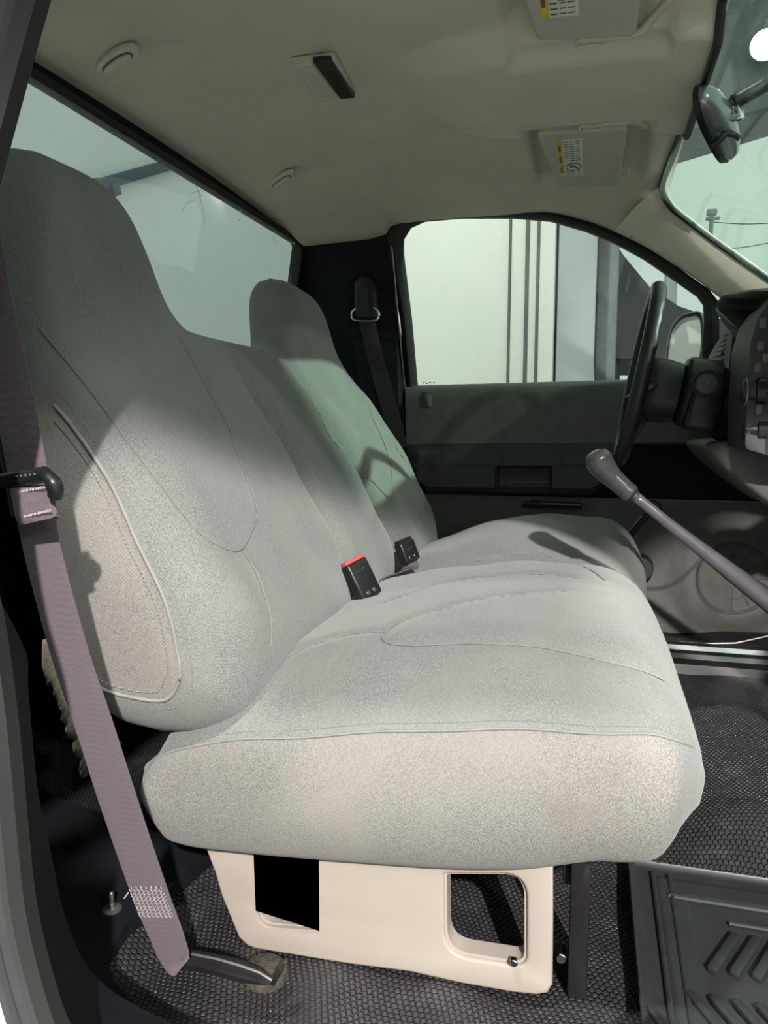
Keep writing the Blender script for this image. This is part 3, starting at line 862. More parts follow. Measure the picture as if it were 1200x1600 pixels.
# torn felt hanging below the rear corner
bm = bmesh.new(); rows = []
fpts = [(74, 1060), (88, 1092), (98, 1130), (112, 1160), (126, 1195), (128, 1212), (140, 1208), (150, 1204), (160, 1200), (170, 1195)]
fin_ = [(66, 1000), (95, 1060), (112, 1095), (135, 1130), (150, 1150), (158, 1158), (164, 1162), (170, 1165), (176, 1165), (182, 1163)]
A = cr_spline([un(*q, Y=Y0+0.004) for q in fpts], 6); B = cr_spline([un(*q, Y=Y0+0.012) for q in fin_], 6)
for a, b in zip(A, B):
    a = a+Vector((random.uniform(-.003, .003), random.uniform(-.003, .003), random.uniform(-.003, .003)))
    rows.append([a, a*0.66+b*0.34+Vector((0, random.uniform(-.005, 0), 0)), a*0.33+b*0.67+Vector((0, random.uniform(-.006, 0), 0)), b, b+Vector((0, 0.012, 0)), a+Vector((0, 0.014, 0))])
V = grid(bm, rows, close_v=True); bm.faces.new(V[0]); bm.faces.new(V[-1][::-1])
fin('torn_felt_edge', bm, 'felt', seat, auto=0)

# ---- cushion
CYN, CYF = 0.79, 2.03
SX = [-.525, -.475, -.334, -.216, -.142, -.038, .06, .12, .14]
SZ = [.178, .204, .233, .252, .264, .274, .281, .283, .283]
QX = [-.52, -.50, -.481, -.411, -.288, -.137, -.053, .02, .06, .094, .12, .14]
QZ = [.150, .110, .088, .084, .091, .104, .118, .140, .145, .155, .19, .20]
def cush_top(x, y):
    ed = hermite(x, SX, SZ)
    cr = lerp(x, [-.525, -.42, -.30, -.12, .03, .09, .125, .16], [.235, .288, .318, .345, .343, .325, .296, .285])
    cr = hermite(x, [-.525, -.42, -.30, -.12, .03, .09, .125, .16], [.235, .288, .318, .345, .343, .325, .296, .285])
    crown = 0.004
    e = min(y-CYN, CYF-y)
    k = 1-(1-min(1, max(0, e)/0.17))**2.0
    z = ed*(1-k)+cr*k
    frontk = 1-sstep(0.03, 0.14, x)*0.6
    z += frontk*(0.006*gs(y, 1.08, .14)+0.042*gs(y, 1.80, .17)*sstep(-.45, -.15, x)-0.030*gs(y, 1.53, 0.07)-0.004*gs(y, 1.26, 0.05))
    z += 0.0016*math.sin(x*38+y*13)
    return z
def front_edge(y):
    return 0.128-0.042*gs(y, 1.50, 0.10)+0.006*gs(y, 1.85, .12)-0.012*(1-sstep(0, 0.05, y-CYN))
def solve_cush(px, py):
    d = FW+RT*((px-600)/F_PX)-UP*((py-800)/F_PX); Z = 0.3
    for _ in range(40):
        t = (Z-CAM.z)/d.z; p = CAM+d*t; Z = 0.5*Z+0.5*cush_top(min(max(p.x, -.5), .12), min(max(p.y, CYN), CYF))
    t = (Z-CAM.z)/d.z; p = CAM+d*t; return Vector((p.x, p.y, 0))
cs = [[(1040, 1060), (960, 1034), (870, 1013), (780, 1004), (700, 1004), (640, 1006), (603, 1001), (602, 988), (640, 964), (720, 942), (800, 928), (880, 922)],
      [(425, 1045), (470, 1012), (530, 992), (600, 985)],
      [(600, 940), (660, 920), (740, 903), (830, 895), (900, 902)],
      [(700, 880), (780, 868), (860, 868), (915, 885), (945, 905)]]
cseams = [cr_spline([solve_cush(*q) for q in s], 10) for s in cs]
def cdist(x, y):
    m = 9
    for S in cseams:
        for p in S[::2]:
            d = (p.x-x)**2+(p.y-y)**2
            if d < m: m = d
    return math.sqrt(m)
def ctop(x, y):
    z = cush_top(x, y); d = cdist(x, y)
    if d < 0.03: z -= 0.0040*math.exp(-(d/0.009)**2)
    return z
def cush_section(x, e, NT=150):
    """closed YZ ring at x, inset by e (front and rear rounding)"""
    zb = hermite(x, QX, QZ)-0.017; row = []
    yn = CYN+e*0.55+0.03*sstep(0.09, 0.14, x)**2; yf = CYF-e*0.6-0.03*sstep(0.09, 0.14, x)**2
    def fx(y): return x*1.0
    for i in range(NT+1):
        t = i/NT; u = 0.5-0.5*math.cos(PI*t); t2 = 0.6*t+0.4*u
        y = yf+(yn-yf)*t2
        row.append(Vector((x, y, ctop(min(x, 0.16), y)-e*1.0)))
    zt = row[-1].z; ztf = row[0].z; zb2 = zb+e*0.20
    if zb2 > zt-0.01: zb2 = zt-0.01
    for i in range(1, 17):      # near face bulges towards the door
        t = i/16
        bul = 0.034*math.sin(PI*min(1, t*0.93))**0.75*(1-min(1, e/0.07)*0.5)
        roll = 0.05*max(0, (t-0.8)/0.2)**2
        row.append(Vector((x, yn-bul+roll, zt+(zb2-zt)*t)))
    for i in range(1, 20): 
        y = yn+0.05+(yf-yn-0.10)*i/20
        row.append(Vector((x, y, zb2+0.002)))
    for i in range(0, 12):
        t = 1-i/12
        bul = 0.03*math.sin(PI*min(1, t*0.93))**0.75; roll = 0.05*max(0, (t-0.8)/0.2)**2
        row.append(Vector((x, yf+bul-roll, ztf+(zb2-ztf)*t)))
    return row
bm = bmesh.new(); rows = []
XR, XF = -0.522, 0.128
fr = 0.060; rr_ = 0.018
secs = []
for k in (0.15, 0.4, 0.7, 0.9, 1.0): secs.append((XR-0.004*math.cos(k*PI/2), rr_, k))
for q in range(1, 7):
    a = PI/2*q/6; secs.append((XR+rr_*(1-math.cos(a)), rr_*(1-math.sin(a)), 1.0))
for i in range(1, 110): secs.append((XR+rr_+(XF-fr-XR-rr_)*i/110, 0, 1.0))
for q in range(12, -1, -1):
    a = PI/2*q/12; secs.append((XF-fr*(1-math.cos(a)), fr*(1-math.sin(a))*0.85, 1.0))
for k in (0.93, 0.8, 0.6, 0.4, 0.15): secs.append((XF+0.004*math.cos(k*PI/2), fr*0.85, k))
for x, e, k in secs:
    row = cush_section(x, e)
    if k < 1:
        zc = 0.5*(max(p.z for p in row)+min(p.z for p in row))
        row = [Vector((p.x, CY+(p.y-CY)*(0.97+0.03*k), zc+(p.z-zc)*k)) for p in row]
    # follow the scalloped front edge
    out = []
    for p in row:
        g = sstep(-0.05, XF, p.x); out.append(Vector((p.x+(front_edge(p.y)-XF)*g, p.y, p.z)))
    rows.append(out)
V = grid(bm, rows, close_v=True); bm.faces.new(V[0]); bm.faces.new(V[-1][::-1])
cushion = fin('seat_cushion', bm, 'fabric', seat, auto=0)
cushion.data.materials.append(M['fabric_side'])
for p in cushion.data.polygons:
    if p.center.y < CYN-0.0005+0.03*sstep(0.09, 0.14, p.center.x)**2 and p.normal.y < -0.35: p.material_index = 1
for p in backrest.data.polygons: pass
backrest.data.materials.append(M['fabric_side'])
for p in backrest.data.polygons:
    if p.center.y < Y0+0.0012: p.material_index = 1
bm = bmesh.new()
bm.free()
for s in cseams:
    bm = bmesh.new(); tube(bm, [Vector((p.x, p.y, cush_top(p.x, p.y)-0.0018)) for p in s], 0.0010, 6)
    fin('seam', bm, 'seam', cushion)
# welt seam along the near upper edge with stitches on either side
xs_ = [XR+0.004+(XF-0.012-XR)*i/120 for i in range(121)]
def near_edge(x, dy, dz):
    e = 0
    if x > XF-fr: a = math.acos(max(-1, min(1, 1-(XF-x)/fr))); e = fr*(1-math.sin(a))*0.85
    if x < XR+rr_: a = math.acos(max(-1, min(1, 1-(x-XR)/rr_))); e = rr_*(1-math.sin(a))
    yn = CYN+e*0.55+0.03*sstep(0.09, 0.14, x)**2
    g = sstep(-0.05, XF, x)
    return Vector((x+(front_edge(yn)-XF)*g, yn+dy, ctop(x, yn+max(dy, 0))-e+dz))
bm = bmesh.new(); tube(bm, [near_edge(x, -0.0005, 0.0002) for x in xs_], 0.0017, 6)
fin('welt', bm, 'seam', cushion)
bm = bmesh.new()
for i in range(0, 360, 2):
    for dy, dz in ((0.007, 0.0006), (-0.0055, -0.0075)):
        a = XR+0.008+(XF-0.02-XR-0.008)*i/360; b = XR+0.008+(XF-0.02-XR-0.008)*(i+1.1)/360
        tube(bm, [near_edge(a, dy, dz), near_edge(b, dy, dz)], 0.0008, 5)
fin('stitching', bm, 'seam', cushion)

# ---- riser under the seat: the tan panel with two windows
def xz(px, py, Y=0.80): p = un(px, py, Y=Y); return (p.x, p.z)
o_ = [xz(*q) for q in [(322, 1330), (335, 1365), (345, 1400), (372, 1466), (386, 1479), (400, 1484), (540, 1507), (640, 1520), (720, 1538), (800, 1552), (838, 1556), (856, 1553), (863, 1540), (864, 1440), (864, 1320)]]
h1 = rounded([xz(*q) for q in [(391, 1322), (503, 1322), (504, 1463), (396, 1455)]], [0, 0, 0.006, 0.028], 8)
h2 = rounded([xz(*q) for q in [(693, 1366), (823, 1366), (823, 1513), (694, 1492)]], [0.004, 0.03, 0.016, 0.03], 8)
riser = plate('riser_panel', [o_, h1, h2], 0.012, 'tan', ((0, 0.806, 0), (1, 0, 0), (0, 0, 1), (0, -1, 0)), seat, bevel=0.004)
# rims turned inward around each opening
for h in (h1, h2):
    bm = bmesh.new()
    rows = [[Vector((p[0], 0.806, p[1])) for p in h], [Vector((p[0], 0.83, p[1])) for p in h]]
    grid(bm, rows, close_v=True)
    shell(bm, 0.003); fin('opening_rim', bm, 'tan', riser)
# steel frame under the cushion
bm = bmesh.new()
for y in (0.865, 1.94): box(bm, (-0.2, y, 0.10), (0.42, 0.03, 0.025), bev=0.003)
for x in (-0.39, 0.0): box(bm, (x, CY, 0.085), (0.03, 1.10, 0.03), bev=0.003)
for x, y in ((-0.36, 0.90), (-0.36, 1.90), (0.0, 1.90)): box(bm, (x, y, 0.02), (0.03, 0.03, 0.14), bev=0.003)
box(bm, (0.005, 0.845, 0.03), (0.022, 0.05, 0.17), bev=0.004)
fin('seat_frame', bm, 'gloss', seat)
bm = bmesh.new(); cyl(bm, un(877, 1490, Y=0.83), (0, 1, 0), 0.006, 0.02, 16, bev=0.001); fin('frame_bolt', bm, 'chrome', seat)
bm = bmesh.new(); cyl(bm, un(803, 1503, Y=0.797), (0, 1, 0), 0.0045, 0.008, 16, bev=0.001)
fin('frame_bolt', bm, 'chrome', seat)

# ================================================================== SEAT BELT BUCKLES
def buckle(px_top, px_bot, Y, wd, red, label, stalk):
    t = un(*px_top, Y=Y); b = un(*px_bot, Y=Y)
    root = thing('seat_belt_buckle', b, label, 'seat belt buckle', 'buckles standing in the seat crease')
    ax = (t-b); L = ax.length; ax.normalize()
    nrm = Vector((0.80, -0.55, 0.25)); nrm = (nrm-ax*nrm.dot(ax)).normalized(); s = ax.cross(nrm)
    R = Matrix((s, nrm, ax)).transposed()
    bm = bmesh.new(); box(bm, (t+b)/2, (wd, 0.024, L), R, bev=0.005, seg=3)
    fin('housing', bm, 'black', root)
    bm = bmesh.new(); box(bm, t+ax*0.0015, (wd*0.88, 0.017, 0.008), R, bev=0.002)
    fin('release_button', bm, 'red' if red else 'gloss', root)
    bm = bmesh.new()
    for k in (-0.007, 0.007):
        cyl(bm, b+ax*0.010+s*k+nrm*0.0125, nrm, 0.0038, 0.003, 16, bev=0.001)
    fin('rivet', bm, 'chrome', root)
    bm = bmesh.new()
    for q in range(5): box(bm, t-ax*(0.016+0.003*(q % 2))+s*(0.004*q-0.010)+nrm*0.0122, (0.003, 0.0006, 0.0012), R)
    fin('moulded_mark', bm, 'doortrim', root, smooth=False)
    ribbon('stalk', cr_spline(stalk(b, ax), 8), 0.035 if red else 0.028, 0.004, 'web', root, wdir=s)
buckle((551, 878), (578, 934), 1.20, 0.046, True, 'black seat belt buckle with red release button, in the seat crease nearer the viewer',
       lambda b, ax: [b+ax*0.01, b-ax*0.012, b-ax*0.03+Vector((-0.01, 0, -0.008))])
buckle((630, 846), (642, 878), 1.50, 0.042, False, 'plain black seat belt buckle with two rivets, in the crease by the driver backrest',
       lambda b, ax: [b+ax*0.01, b-ax*0.008, b+Vector((-0.02, -0.06, -0.018)), b+Vector((-0.04, -0.13, -0.02)), b+Vector((-0.06, -0.17, -0.035))])

# ================================================================== PASSENGER SEAT BELT
anchor = un(292, 1502, Y=0.665)
belt = thing('seat_belt', anchor, 'mauve grey seat belt webbing crossing in front of the bench, bolted to the floor', 'seat belt')
def bY(py): return 0.60+0.065*max(0, (py-350)/1150)
cl = [(-42, 260, 64), (-34, 350, 64), (-11, 480, 64), (16, 600, 65), (38, 710, 66), (52, 780, 64), (62, 840, 63), (84, 930, 64), (112, 1030, 65), (146, 1130, 66), (178, 1230, 67), (208, 1320, 66), (236, 1400, 65), (256, 1450, 62), (268, 1482, 58), (276, 1500, 52), (284, 1508, 40)]
pts = []; wds = []
for px, py, wp in cl:
    Y = bY(py); pts.append(un(px, py, Y=Y)); wds.append(wp)
P = cr_spline(pts, 6)
Wd = [wds[min(i//6, len(wds)-1)]*(1-(i % 6)/6)+wds[min(i//6+1, len(wds)-1)]*((i % 6)/6) for i in range(len(P))]
Wm = [w_/F_PX*0.72 for w_ in Wd]
ribbon('webbing', P, Wm, 0.0016, 'web', belt, wdir=(1, 0.25, 0))
# second layer from shoulder down to the tongue, slightly behind
P2 = [p+Vector((-0.018, 0.014, 0)) for p in P[:34]]
ribbon('webbing', P2, 0.042, 0.0016, 'web', belt, wdir=(1, 0.25, 0))
# folded return with its stitched block
i0 = 0
def at_px(py): 
    k = min(range(len(P)), key=lambda i: abs((800-F_PX*(P[i]-CAM).dot(UP)/(P[i]-CAM).dot(FW))-py)); return k
ka, kb = at_px(1385), len(P)-1
ribbon('webbing_fold', [p+Vector((0.002, -0.0022, 0)) for p in P[ka:]], [w_*0.99 for w_ in Wm[ka:]], 0.0016, 'web', belt, wdir=(1, 0.25, 0))
k0, k1 = at_px(1392), at_px(1428)
bm = bmesh.new()
wdir = Vector((1, 0.25, 0)).normalized()
A0 = P[k0]; A1 = P[k1]
for q in range(9):
    c = A0+(A1-A0)*(q/8)+Vector((0, -0.0042, 0)); wv = Wm[k0]*0.46
    zig = [c+wdir*(-wv+2*wv*j/16)+Vector((0, 0, 0.0014*(-1)**j)) for j in range(17)]
    tube(bm, zig, 0.00055, 4)
for j in range(7):
    c = A0+wdir*(-Wm[k0]*0.4+Wm[k0]*0.8*j/6)+Vector((0, -0.004, 0.001))
    tube(bm, [c, c+Vector((0.001, -0.002, 0.006)), c+Vector((0.003, -0.003, 0.004))], 0.0004, 4)
c = A0-wdir*Wm[k0]*0.5+Vector((0, -0.003, -0.003)); tube(bm, [c, c+Vector((-0.004, -0.002, -0.006))], 0.0008, 5)
fin('stitch_block', bm, 'stitch', belt)
# sliding tongue: plastic bar with a rounded thumb end
tY = 0.585
bm = bmesh.new()
bar = [un(*q, Y=tY) for q in [(6, 752), (30, 748), (55, 744), (72, 741)]]
tube(bm, cr_spline(bar, 5), 0.0085, 12, flat=0.9)
tube(bm, cr_spline([un(68, 740, Y=tY-0.004), un(78, 748, Y=tY-0.006), un(87, 762, Y=tY-0.004), un(86, 777, Y=tY)], 5), [0.0055]*3+[0.0065]*4+[0.0075]*4+[0.0072]*4+[0.005], 14)
tong = fin('latch_tongue', bm, 'black', belt)
bm = bmesh.new()
for q in range(5): box(bm, un(26+7*q, 744-q*0.8, Y=tY-0.010), (0.0022, 0.0005, 0.0022))
fin('moulded_letters', bm, 'doortrim', tong, smooth=False)
# loop of webbing stitched below the bar
a = [un(*q, Y=tY+0.002) for q in [(48, 762), (51, 772), (54, 790), (57, 806), (58, 812)]]
ribbon('webbing_loop', [a[0]+Vector((0, 0.006, 0))]+a+[a[-1]+Vector((0, 0.008, 0.0))], 0.040, 0.0035, 'web', belt, wdir=(1, 0.25, 0.13))
bm = bmesh.new()
for q in range(26):
    p = un(18+q*2.3, 769-q*0.45, Y=tY-0.002); tube(bm, [p, p+Vector((0, -0.0002, -0.0022))], 0.0005, 4)
for q in range(26):
    p = un(26+q*2.1, 808-q*0.5, Y=tY-0.002); tube(bm, [p, p+Vector((0, -0.0002, -0.0022))], 0.0005, 4)
fin('stitching', bm, 'stitch', belt)
# steel anchor strap on the floor
bm = bmesh.new(); rows = []
ap = [(270, 1494, 16), (300, 1500, 22), (340, 1508, 22), (375, 1518, 22), (405, 1526, 16), (425, 1534, 6)]
rows = []
for px, py, h in ap:
    c = un(px, py, Y=0.690); hh = h/F_PX*0.62/2*1.7
    u_ = Vector((0.1, 0.25, 1)).normalized(); d_ = Vector((0, 1, 0))
    rows.append([c+u_*hh-d_*0.002, c+u_*hh+d_*0.002, c-u_*hh+d_*0.002, c-u_*hh-d_*0.002, c-u_*hh*0.3-d_*0.005])
V = grid(bm, rows, close_v=True); bm.faces.new(V[0]); bm.faces.new(V[-1][::-1])
br = fin('anchor_bracket', bm, 'gloss', belt, auto=20)
bm = bmesh.new(); tube(bm, [un(px, py-h*0.42, Y=0.684) for px, py, h in ap[1:]], 0.0015, 6); fin('bracket_edge', bm, 'steel', br)
bm = bmesh.new(); box(bm, un(436, 1519, Y=0.70), (0.006, 0.018, 0.022), Matrix.Rotation(0.5, 3, 'Y'), bev=0.001); fin('bracket_tab', bm, 'gloss', br)
bm = bmesh.new(); lathe(bm, un(415, 1505, Y=0.73)+Vector((0, 0, -0.008)), (0.1, -0.1, 1), [(-0.006, 0.026), (0.0, 0.024), (0.003, 0.016), (0.004, 0.004)], 28); fin('dirt_patch', bm, 'rust', br)

# ================================================================== DRIVER SEAT BELT
dr = un(571, 490, Y=2.17)
b2 = thing('seat_belt', dr, 'dark seat belt hanging from a chrome ring on the black pillar behind the driver', 'seat belt')
ribbon('webbing', cr_spline([un(572, 496, Y=2.165), un(583, 545, Y=2.165), un(598, 600, Y=2.17), un(612, 650, Y=2.18), un(625, 700, Y=2.2)], 6), 0.048, 0.0016, 'webdark', b2, wdir=(1, 0.25, 0))
bm = bmesh.new()
ringp = cr_spline([un(*q, Y=2.155) for q in [(556, 482), (550, 488), (550, 496), (556, 501), (571, 502), (586, 501), (592, 495), (591, 486), (584, 480)]], 6)
tube(bm, ringp, 0.0035, 10); fin('guide_ring', bm, 'chrome', b2)
bm = bmesh.new()
hsg = rounded([(p.x, p.z) for p in [un(*q, Y=2.17) for q in [(556, 500), (553, 440), (565, 428), (580, 432), (588, 450), (590, 500)]]], 0.012, 4)
bm.free()
plate('guide_cover', [hsg], 0.03, 'black', ((0, 2.175, 0), (1, 0, 0), (0, 0, 1), (0, -1, 0)), b2, bevel=0.008)
ribbon('webbing', [un(566, 452, Y=2.15), un(568, 475, Y=2.15), un(570, 495, Y=2.158)], 0.035, 0.0016, 'webdark', b2, wdir=(1, 0.25, 0))

# ================================================================== CEILING FITTINGS
def coat_hook(px, py, label, sc=1.0):
    p = un(px, py, Z=1.16)
    for _ in range(6): p = un(px, py, Z=ceil_z(p.x, p.y)-0.004)
    root = thing('coat_hook', p, label, 'coat hook', 'coat hooks at the back of the headliner')
    dU = (un(px+28*sc, py-20*sc, Z=1.16)-un(px-28*sc, py+20*sc, Z=1.16)); R = Matrix.Rotation(math.atan2(dU.y, dU.x), 3, 'Z')
    def oval(a, b, n=36): return [(a*math.copysign(abs(math.cos(t))**0.8, math.cos(t)), b*math.copysign(abs(math.sin(t))**0.9, math.sin(t))) for t in [2*PI*k/n for k in range(n)]]
    U = R @ Vector((1, 0, 0)); Vv = R @ Vector((0, 1, 0))
    plate('base', [oval(dU.length*0.5, 0.019*(0.4+0.6*sc))], 0.010, 'beige', (p, U, Vv, (0, 0, 1)), root, bevel=0.004)
    plate('groove', [oval(dU.length*0.37, 0.0105*(0.4+0.6*sc))], 0.004, 'doortrim', (p+Vector((0, 0, -0.0045)), U, Vv, (0, 0, 1)), root)
    plate('hook_tab', [oval(dU.length*0.345, 0.0085*(0.4+0.6*sc))], 0.008, 'beige', (p+Vector((0, 0, -0.006)), U, Vv, (0, 0, 1)), root, bevel=0.002)
coat_hook(183, 92, 'beige oval coat hook in the headliner, the larger one nearer the viewer')
coat_hook(439, 280, 'beige oval coat hook in the headliner, the smaller one towards the driver side', 0.65)
# dome lamp
dl = un(505, 120, Z=1.187)
lamp = thing('dome_lamp', dl, 'rectangular cabin lamp with frosted lens and black switch strip in the headliner', 'ceiling lamp')
c4 = [un(*q, Z=1.184) for q in [(453, 97), (523, 88), (556, 148), (500, 152)]]
c5 = [un(*q, Z=1.181) for q in [(488, 91), (517, 89), (555, 147), (532, 149)]]
def pz(L): return [(p.x, p.y) for p in L]
plate('bezel', [rounded(pz(c4), 0.006)], 0.012, 'beige', ((0, 0, 1.186), (1, 0, 0), (0, 1, 0), (0, 0, 1)), lamp, bevel=0.002)
c6 = [un(*q, Z=1.181) for q in [(460, 100), (486, 96), (528, 148), (503, 149)]]
plate('lens', [rounded(pz(c6), 0.003)], 0.006, 'lens', ((0, 0, 1.180), (1, 0, 0), (0, 1, 0), (0, 0, 1)), lamp, bevel=0.0015)
plate('switch_strip', [rounded(pz(c5), 0.003)], 0.010, 'black', ((0, 0, 1.179), (1, 0, 0), (0, 1, 0), (0, 0, 1)), lamp, bevel=0.002)

def visor(y0, y1, clip_near, label):
    root = thing('sun_visor', (-0.03, (y0+y1)/2, 1.17), label, 'sun visor', 'sun visors folded up against the headliner')
    zc = 1.160
    o = rounded([(-0.118, y0+0.01), (0.052, y0), (0.046, y1), (-0.092, y1-0.01)], 0.014, 6)
    tl = Vector((1, 0, -0.05)).normalized(); N = tl.cross(Vector((0, 1, 0)))
    plate('visor_board', [o], 0.016, 'visor', ((0, 0, zc), tl, (0, 1, 0), N), root, bevel=0.006)
    # warning label: yellow band, text lines, airbag pictogram
    lx, ly = -0.052, y0+0.150
    zl = zc-0.0088
    fr_ = lambda dz: (Vector((0, 0, zl-dz)), tl, (0, 1, 0), N)
    plate('warning_label', [[(lx-0.030, ly-0.110), (lx+0.020, ly-0.110), (lx+0.020, ly+0.112), (lx-0.030, ly+0.112)]], 0.0006, 'label', fr_(0), root, smooth=False)
    plate('label_band', [[(lx-0.030, ly-0.110), (lx-0.019, ly-0.110), (lx-0.019, ly+0.112), (lx-0.030, ly+0.112)]], 0.0006, 'yellow', fr_(0.0008), root, smooth=False)
    bm = bmesh.new()
    for j in range(16):
        yy = ly-0.100+j*0.0135
        if 0.015 < yy-ly < 0.068: continue
        for k in range(3):
            box(bm, (lx-0.012+0.0115*k, yy, zl-0.0012+0.05*0.05), (0.0095+random.uniform(-.002, .001), 0.0022, 0.0005))
    for j in range(3): box(bm, (lx-0.0245, ly-0.07+j*0.065, zl-0.0006), (0.005, 0.034, 0.0005))
    tube(bm, [Vector((lx+0.001+0.016*math.cos(a), ly+0.042+0.022*math.sin(a), zl-0.0008)) for a in [2*PI*k/28 for k in range(28)]], 0.0009, 5, closed=True)
    tube(bm, [Vector((lx-0.010, ly+0.027, zl-0.0008)), Vector((lx+0.012, ly+0.057, zl-0.0008))], 0.0009, 5)
    tube(bm, [Vector((lx-0.006, ly+0.046, zl-0.0008)), Vector((lx+0.001, ly+0.038, zl-0.0008)), Vector((lx+0.008, ly+0.047, zl-0.0008))], 0.0014, 5)
    fin('label_print', bm, 'ink', root, smooth=False)
    # pivot rod and clip at one end
    yc = y1+0.006 if clip_near else y0-0.006
    sg = 1 if clip_near else -1
    bm = bmesh.new()
    tube(bm, cr_spline([Vector((-0.03, yc, zc)), Vector((0.02, yc+0.002*sg, zc)), Vector((0.05, yc, zc)), Vector((0.066, yc-0.02*sg, zc+0.006)), Vector((0.085, yc-0.06*sg, zc+0.010))], 6), 0.006, 10)
    fin('pivot_rod', bm, 'beige', root)
    bm = bmesh.new()
    tube(bm, rounded([(-0.036, yc-0.006), (-0.036, yc+0.012*1), (0.0, yc+0.012), (0.0, yc-0.006)], 0.005, 4) and [Vector((p[0], p[1], zc-0.004)) for p in rounded([(-0.036, yc-0.008), (-0.036, yc+0.012), (0.004, yc+0.012), (0.004, yc-0.008)], 0.006, 4)], 0.0028, 8, closed=True)
    fin('clip', bm, 'beige', root)
    if not clip_near:
        bm = bmesh.new()
        tube(bm, cr_spline([Vector((0.040, y1-0.09, zc+0.002)), Vector((0.062, y1-0.085, zc+0.004)), Vector((0.064, y1-0.05, zc+0.004)), Vector((0.056, y1-0.035, zc+0.003)), Vector((0.040, y1-0.03, zc+0.002))], 5), 0.003, 8)
        fin('retainer', bm, 'beige', root)
visor(0.855, 1.195, True, 'beige sun visor cut by the top of the picture, its rod clip towards the centre')
visor(1.535, 1.895, False, 'beige sun visor on the driver side with whole yellow and white warning label')

# rear view mirror
mc = un(1122, 195, Y=1.40)
rm = thing('rearview_mirror', mc, 'small grey backed rear view mirror hanging from a stalk on the windscreen', 'mirror')
dirv = (un(1143, 240, Y=1.50)-un(1096, 145, Y=1.31)).normalized()
fw = Vector((0.92, -0.35, 0.0)); fw = (fw-dirv*fw.dot(dirv)).normalized(); mv = dirv.cross(fw)
L = 0.105; rows = []
bm = bmesh.new(); prof = [(-0.012, 0.90), (-0.012, 0.97), (-0.006, 1.0), (0.004, 0.98), (0.014, 0.86), (0.021, 0.62), (0.025, 0.3), (0.026, 0.02)]
for d_, s_ in prof:
    rows.append([mc+fw*d_+dirv*(L*s_*math.copysign(abs(math.cos(t))**0.7, math.cos(t)))+mv*(0.030*s_*math.copysign(abs(math.sin(t))**0.8, math.sin(t))) for t in [2*PI*k/40 for k in range(40)]])
V = grid(bm, rows, close_v=True); bm.faces.new(V[0]); bm.faces.new(V[-1][::-1])
fin('housing', bm, 'mirrorback', rm, auto=50)
bm = bmesh.new(); rows = []
for d_, s_ in ((-0.014, 0.93), (-0.0121, 0.95)):
    rows.append([mc+fw*d_+dirv*(L*s_*math.copysign(abs(math.cos(t))**0.7, math.cos(t)))+mv*(0.030*s_*math.copysign(abs(math.sin(t))**0.8, math.sin(t))) for t in [2*PI*k/40 for k in range(40)]])
V = grid(bm, rows, close_v=True); bm.faces.new(V[0]); bm.faces.new(V[-1][::-1]); fin('mirror_glass', bm, 'mirror', rm)
bm = bmesh.new(); rows = []
for d_, s_ in ((-0.013, 0.96), (-0.013, 1.02), (-0.004, 1.03), (-0.002, 1.0)):
    rows.append([mc+fw*d_+dirv*(L*s_*math.copysign(abs(math.cos(t))**0.7, math.cos(t)))+mv*(0.031*s_*math.copysign(abs(math.sin(t))**0.8, math.sin(t))) for t in [2*PI*k/40 for k in range(40)]])
grid(bm, rows, close_u=True, close_v=True); fin('rim', bm, 'black', rm)
bm = bmesh.new()
j0 = mc+fw*0.026+dirv*(-0.01); j1 = un(1150, 165, Y=1.40); 
tube(bm, cr_spline([j0, j0+fw*0.010, j1], 5), 0.006, 10)
fin('ball_joint', bm, 'chrome', rm)
bm = bmesh.new(); tube(bm, cr_spline([un(1142, 163, Y=1.40), un(1150, 158, Y=1.40), un(1190, 135, Y=1.40), un(1212, 124, Y=1.40)], 5), [0.010]*4+[0.0125]*8+[0.011]*4, 14)
fin('stalk', bm, 'black', rm)
bm = bmesh.new(); tube(bm, cr_spline([un(1112, 228, Y=1.375), un(1124, 219, Y=1.37), un(1134, 209, Y=1.37), un(1146, 210, Y=1.37), un(1156, 217, Y=1.37)], 5), [0.005]*5+[0.0055]*10+[0.0045]*6, 10)
fin('day_night_tab', bm, 'black', rm)

# ================================================================== STEERING
wc = Vector((0.098, 1.75, 0.708)); tv = Vector((0.067, 0, 0.374)).normalized(); ax = Vector((tv.z, 0, -tv.x)); rw = 0.185
sw = thing('steering_wheel', wc, 'black steering wheel seen almost edge-on in front of the driver window', 'steering wheel')
bm = bmesh.new(); pts = []
n = 96; rows = []
for k in range(n):
    a = 2*PI*k/n; c = wc+(Vector((0, 1, 0))*math.cos(a)+tv*math.sin(a))*rw
    rad = (Vector((0, 1, 0))*math.cos(a)+tv*math.sin(a))
    gr = 0.0009*math.sin(a*70)
    rr0 = 0.0155
    rows.append([c+(rad*math.cos(b)+ax*math.sin(b))*(rr0+(gr if 0.6 < b < 3.4 else 0)) for b in [2*PI*j/16 for j in range(16)]])
grid(bm, rows, close_u=True, close_v=True); fin('rim', bm, 'wheel', sw, auto=0)
for sgn, up_ in ((-1, -0.25), (1, -0.25), (-0.5, -1), (0.5, -1)):
    bm = bmesh.new(); e_ = wc+(Vector((0, 1, 0))*sgn+tv*up_).normalized()*(rw-0.006)
    s0 = wc+ax*0.03+(Vector((0, 1, 0))*sgn+tv*up_).normalized()*0.05
    tube(bm, cr_spline([s0, s0*0.5+e_*0.5+ax*0.006, e_], 5), [0.020]*3+[0.014]*8, 12, flat=0.5)
    fin('spoke', bm, 'wheel', sw)
bm = bmesh.new()
sq = lambda t: (math.copysign(abs(math.cos(t))**0.7, math.cos(t)), math.copysign(abs(math.sin(t))**0.7, math.sin(t)))
